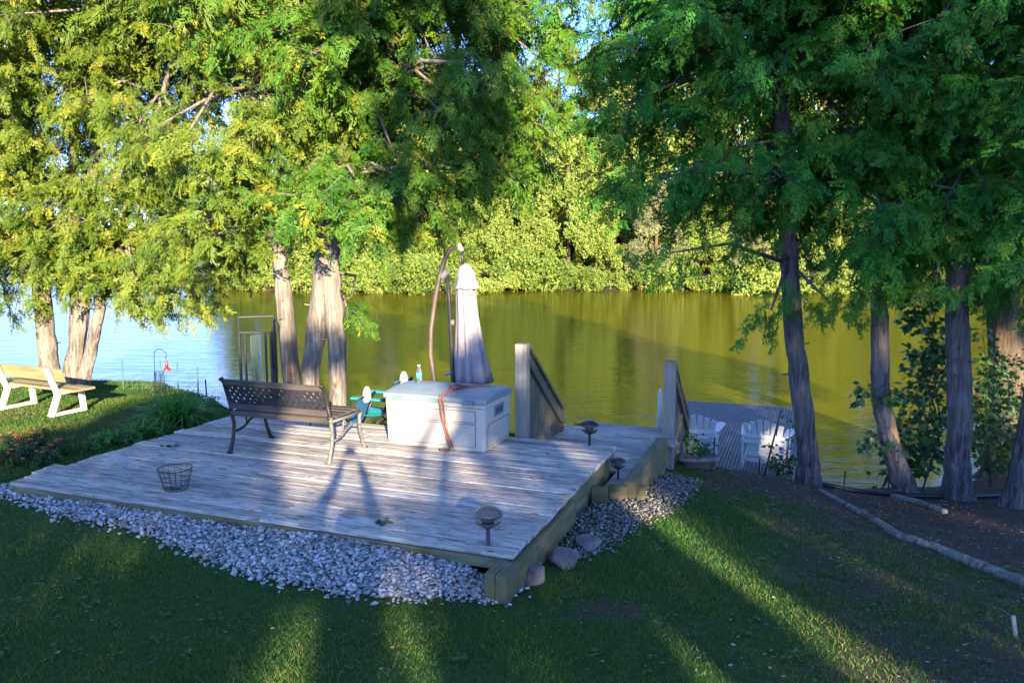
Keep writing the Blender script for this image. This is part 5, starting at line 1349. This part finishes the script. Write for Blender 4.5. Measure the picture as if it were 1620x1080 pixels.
# ------------------------------------------------------------------ the photographer, whose shadow falls on the deck
def person():
    g0 = gzf(0, -.34)
    rt = thing('person', 'person standing with both arms raised overhead, holding a camera up towards the deck', 'person', (0.02, -.34, g0))
    J = {'pel': (0, 0, .93, .14), 'sp': (0, .0, 1.12, .125), 'ch': (0, 0, 1.30, .135), 'nk': (0, 0, 1.46, .055), 'hd0': (0, .02, 1.56, .075), 'hd1': (0, .03, 1.66, .09), 'hd2': (0, .02, 1.73, .05)}
    E = [('pel', 'sp'), ('sp', 'ch'), ('ch', 'nk'), ('nk', 'hd0'), ('hd0', 'hd1'), ('hd1', 'hd2')]
    for s_, n in ((-1, 'l'), (1, 'r')):
        J[n + 'sh'] = (s_ * .19, .0, 1.45, .075); J[n + 'el'] = ((-.25 if s_ < 0 else .20), .10, 1.74, .062); J[n + 'wr'] = (s_ * .125, .165, 1.99 - g0, .042); J[n + 'pa'] = (s_ * .105, .17, 2.07 - g0, .036)
        J[n + 'hp'] = (s_ * .10, 0, .88, .10); J[n + 'kn'] = (s_ * .12, .02, .48, .062); J[n + 'an'] = (s_ * .13, -.02, .09, .042); J[n + 'to'] = (s_ * .15, .15, .035, .035)
        E += [('ch', n + 'sh'), (n + 'sh', n + 'el'), (n + 'el', n + 'wr'), (n + 'wr', n + 'pa'), ('pel', n + 'hp'), (n + 'hp', n + 'kn'), (n + 'kn', n + 'an'), (n + 'an', n + 'to')]
        for k in range(4):
            J[n + 'f%d' % k] = (s_ * (.09 - .004 * k), .185 - .0 * k, 2.085 - g0 + .018 * k, .010); J[n + 'g%d' % k] = (s_ * .065, .225, 2.09 - g0 + .018 * k, .008); E += [(n + 'pa', n + 'f%d' % k), (n + 'f%d' % k, n + 'g%d' % k)]
        J[n + 't'] = (s_ * .07, .15, 2.10 - g0, .010); E.append((n + 'pa', n + 't'))
    names = list(J); me = bpy.data.meshes.new('body'); me.from_pydata([J[k][:3] for k in names], [(names.index(a), names.index(b_)) for a, b_ in E], []); me.update()
    o_ = bpy.data.objects.new('body', me); COL.objects.link(o_); o_.parent = rt; me.materials.append(M['cloth_navy'])
    o_.modifiers.new('skin', 'SKIN'); 
    if not me.skin_vertices: 
        bmx = bmesh.new(); bmx.from_mesh(me); bmx.verts.layers.skin.verify(); bmx.to_mesh(me); bmx.free()
    for i, k in enumerate(names):
        me.skin_vertices[0].data[i].radius = (J[k][3],) * 2; me.skin_vertices[0].data[i].use_root = (k == 'pel')
    ms = o_.modifiers.new('subdivision', 'SUBSURF'); ms.levels = 1; ms.render_levels = 2
    MB().lathe([(.0, -.09), (.085, -.06), (.108, 0), (.10, .07), (.06, .105), (.0, .115)], (0, -.005, 1.67), 20).build('hair', M['hair'], rt, True)
    cb = thing('hand_camera', 'small black camera held overhead by the standing person', 'camera', (0.0, -.10, H - .0))
    MB().box((0, -.0, 0), (.125, .05, .085)).build('body', M['lamp_black'], cb, bevel=.008)
    MB().box((0, -.005, .052), (.045, .04, .022)).build('viewfinder', M['lamp_black'], cb, bevel=.005)
person()
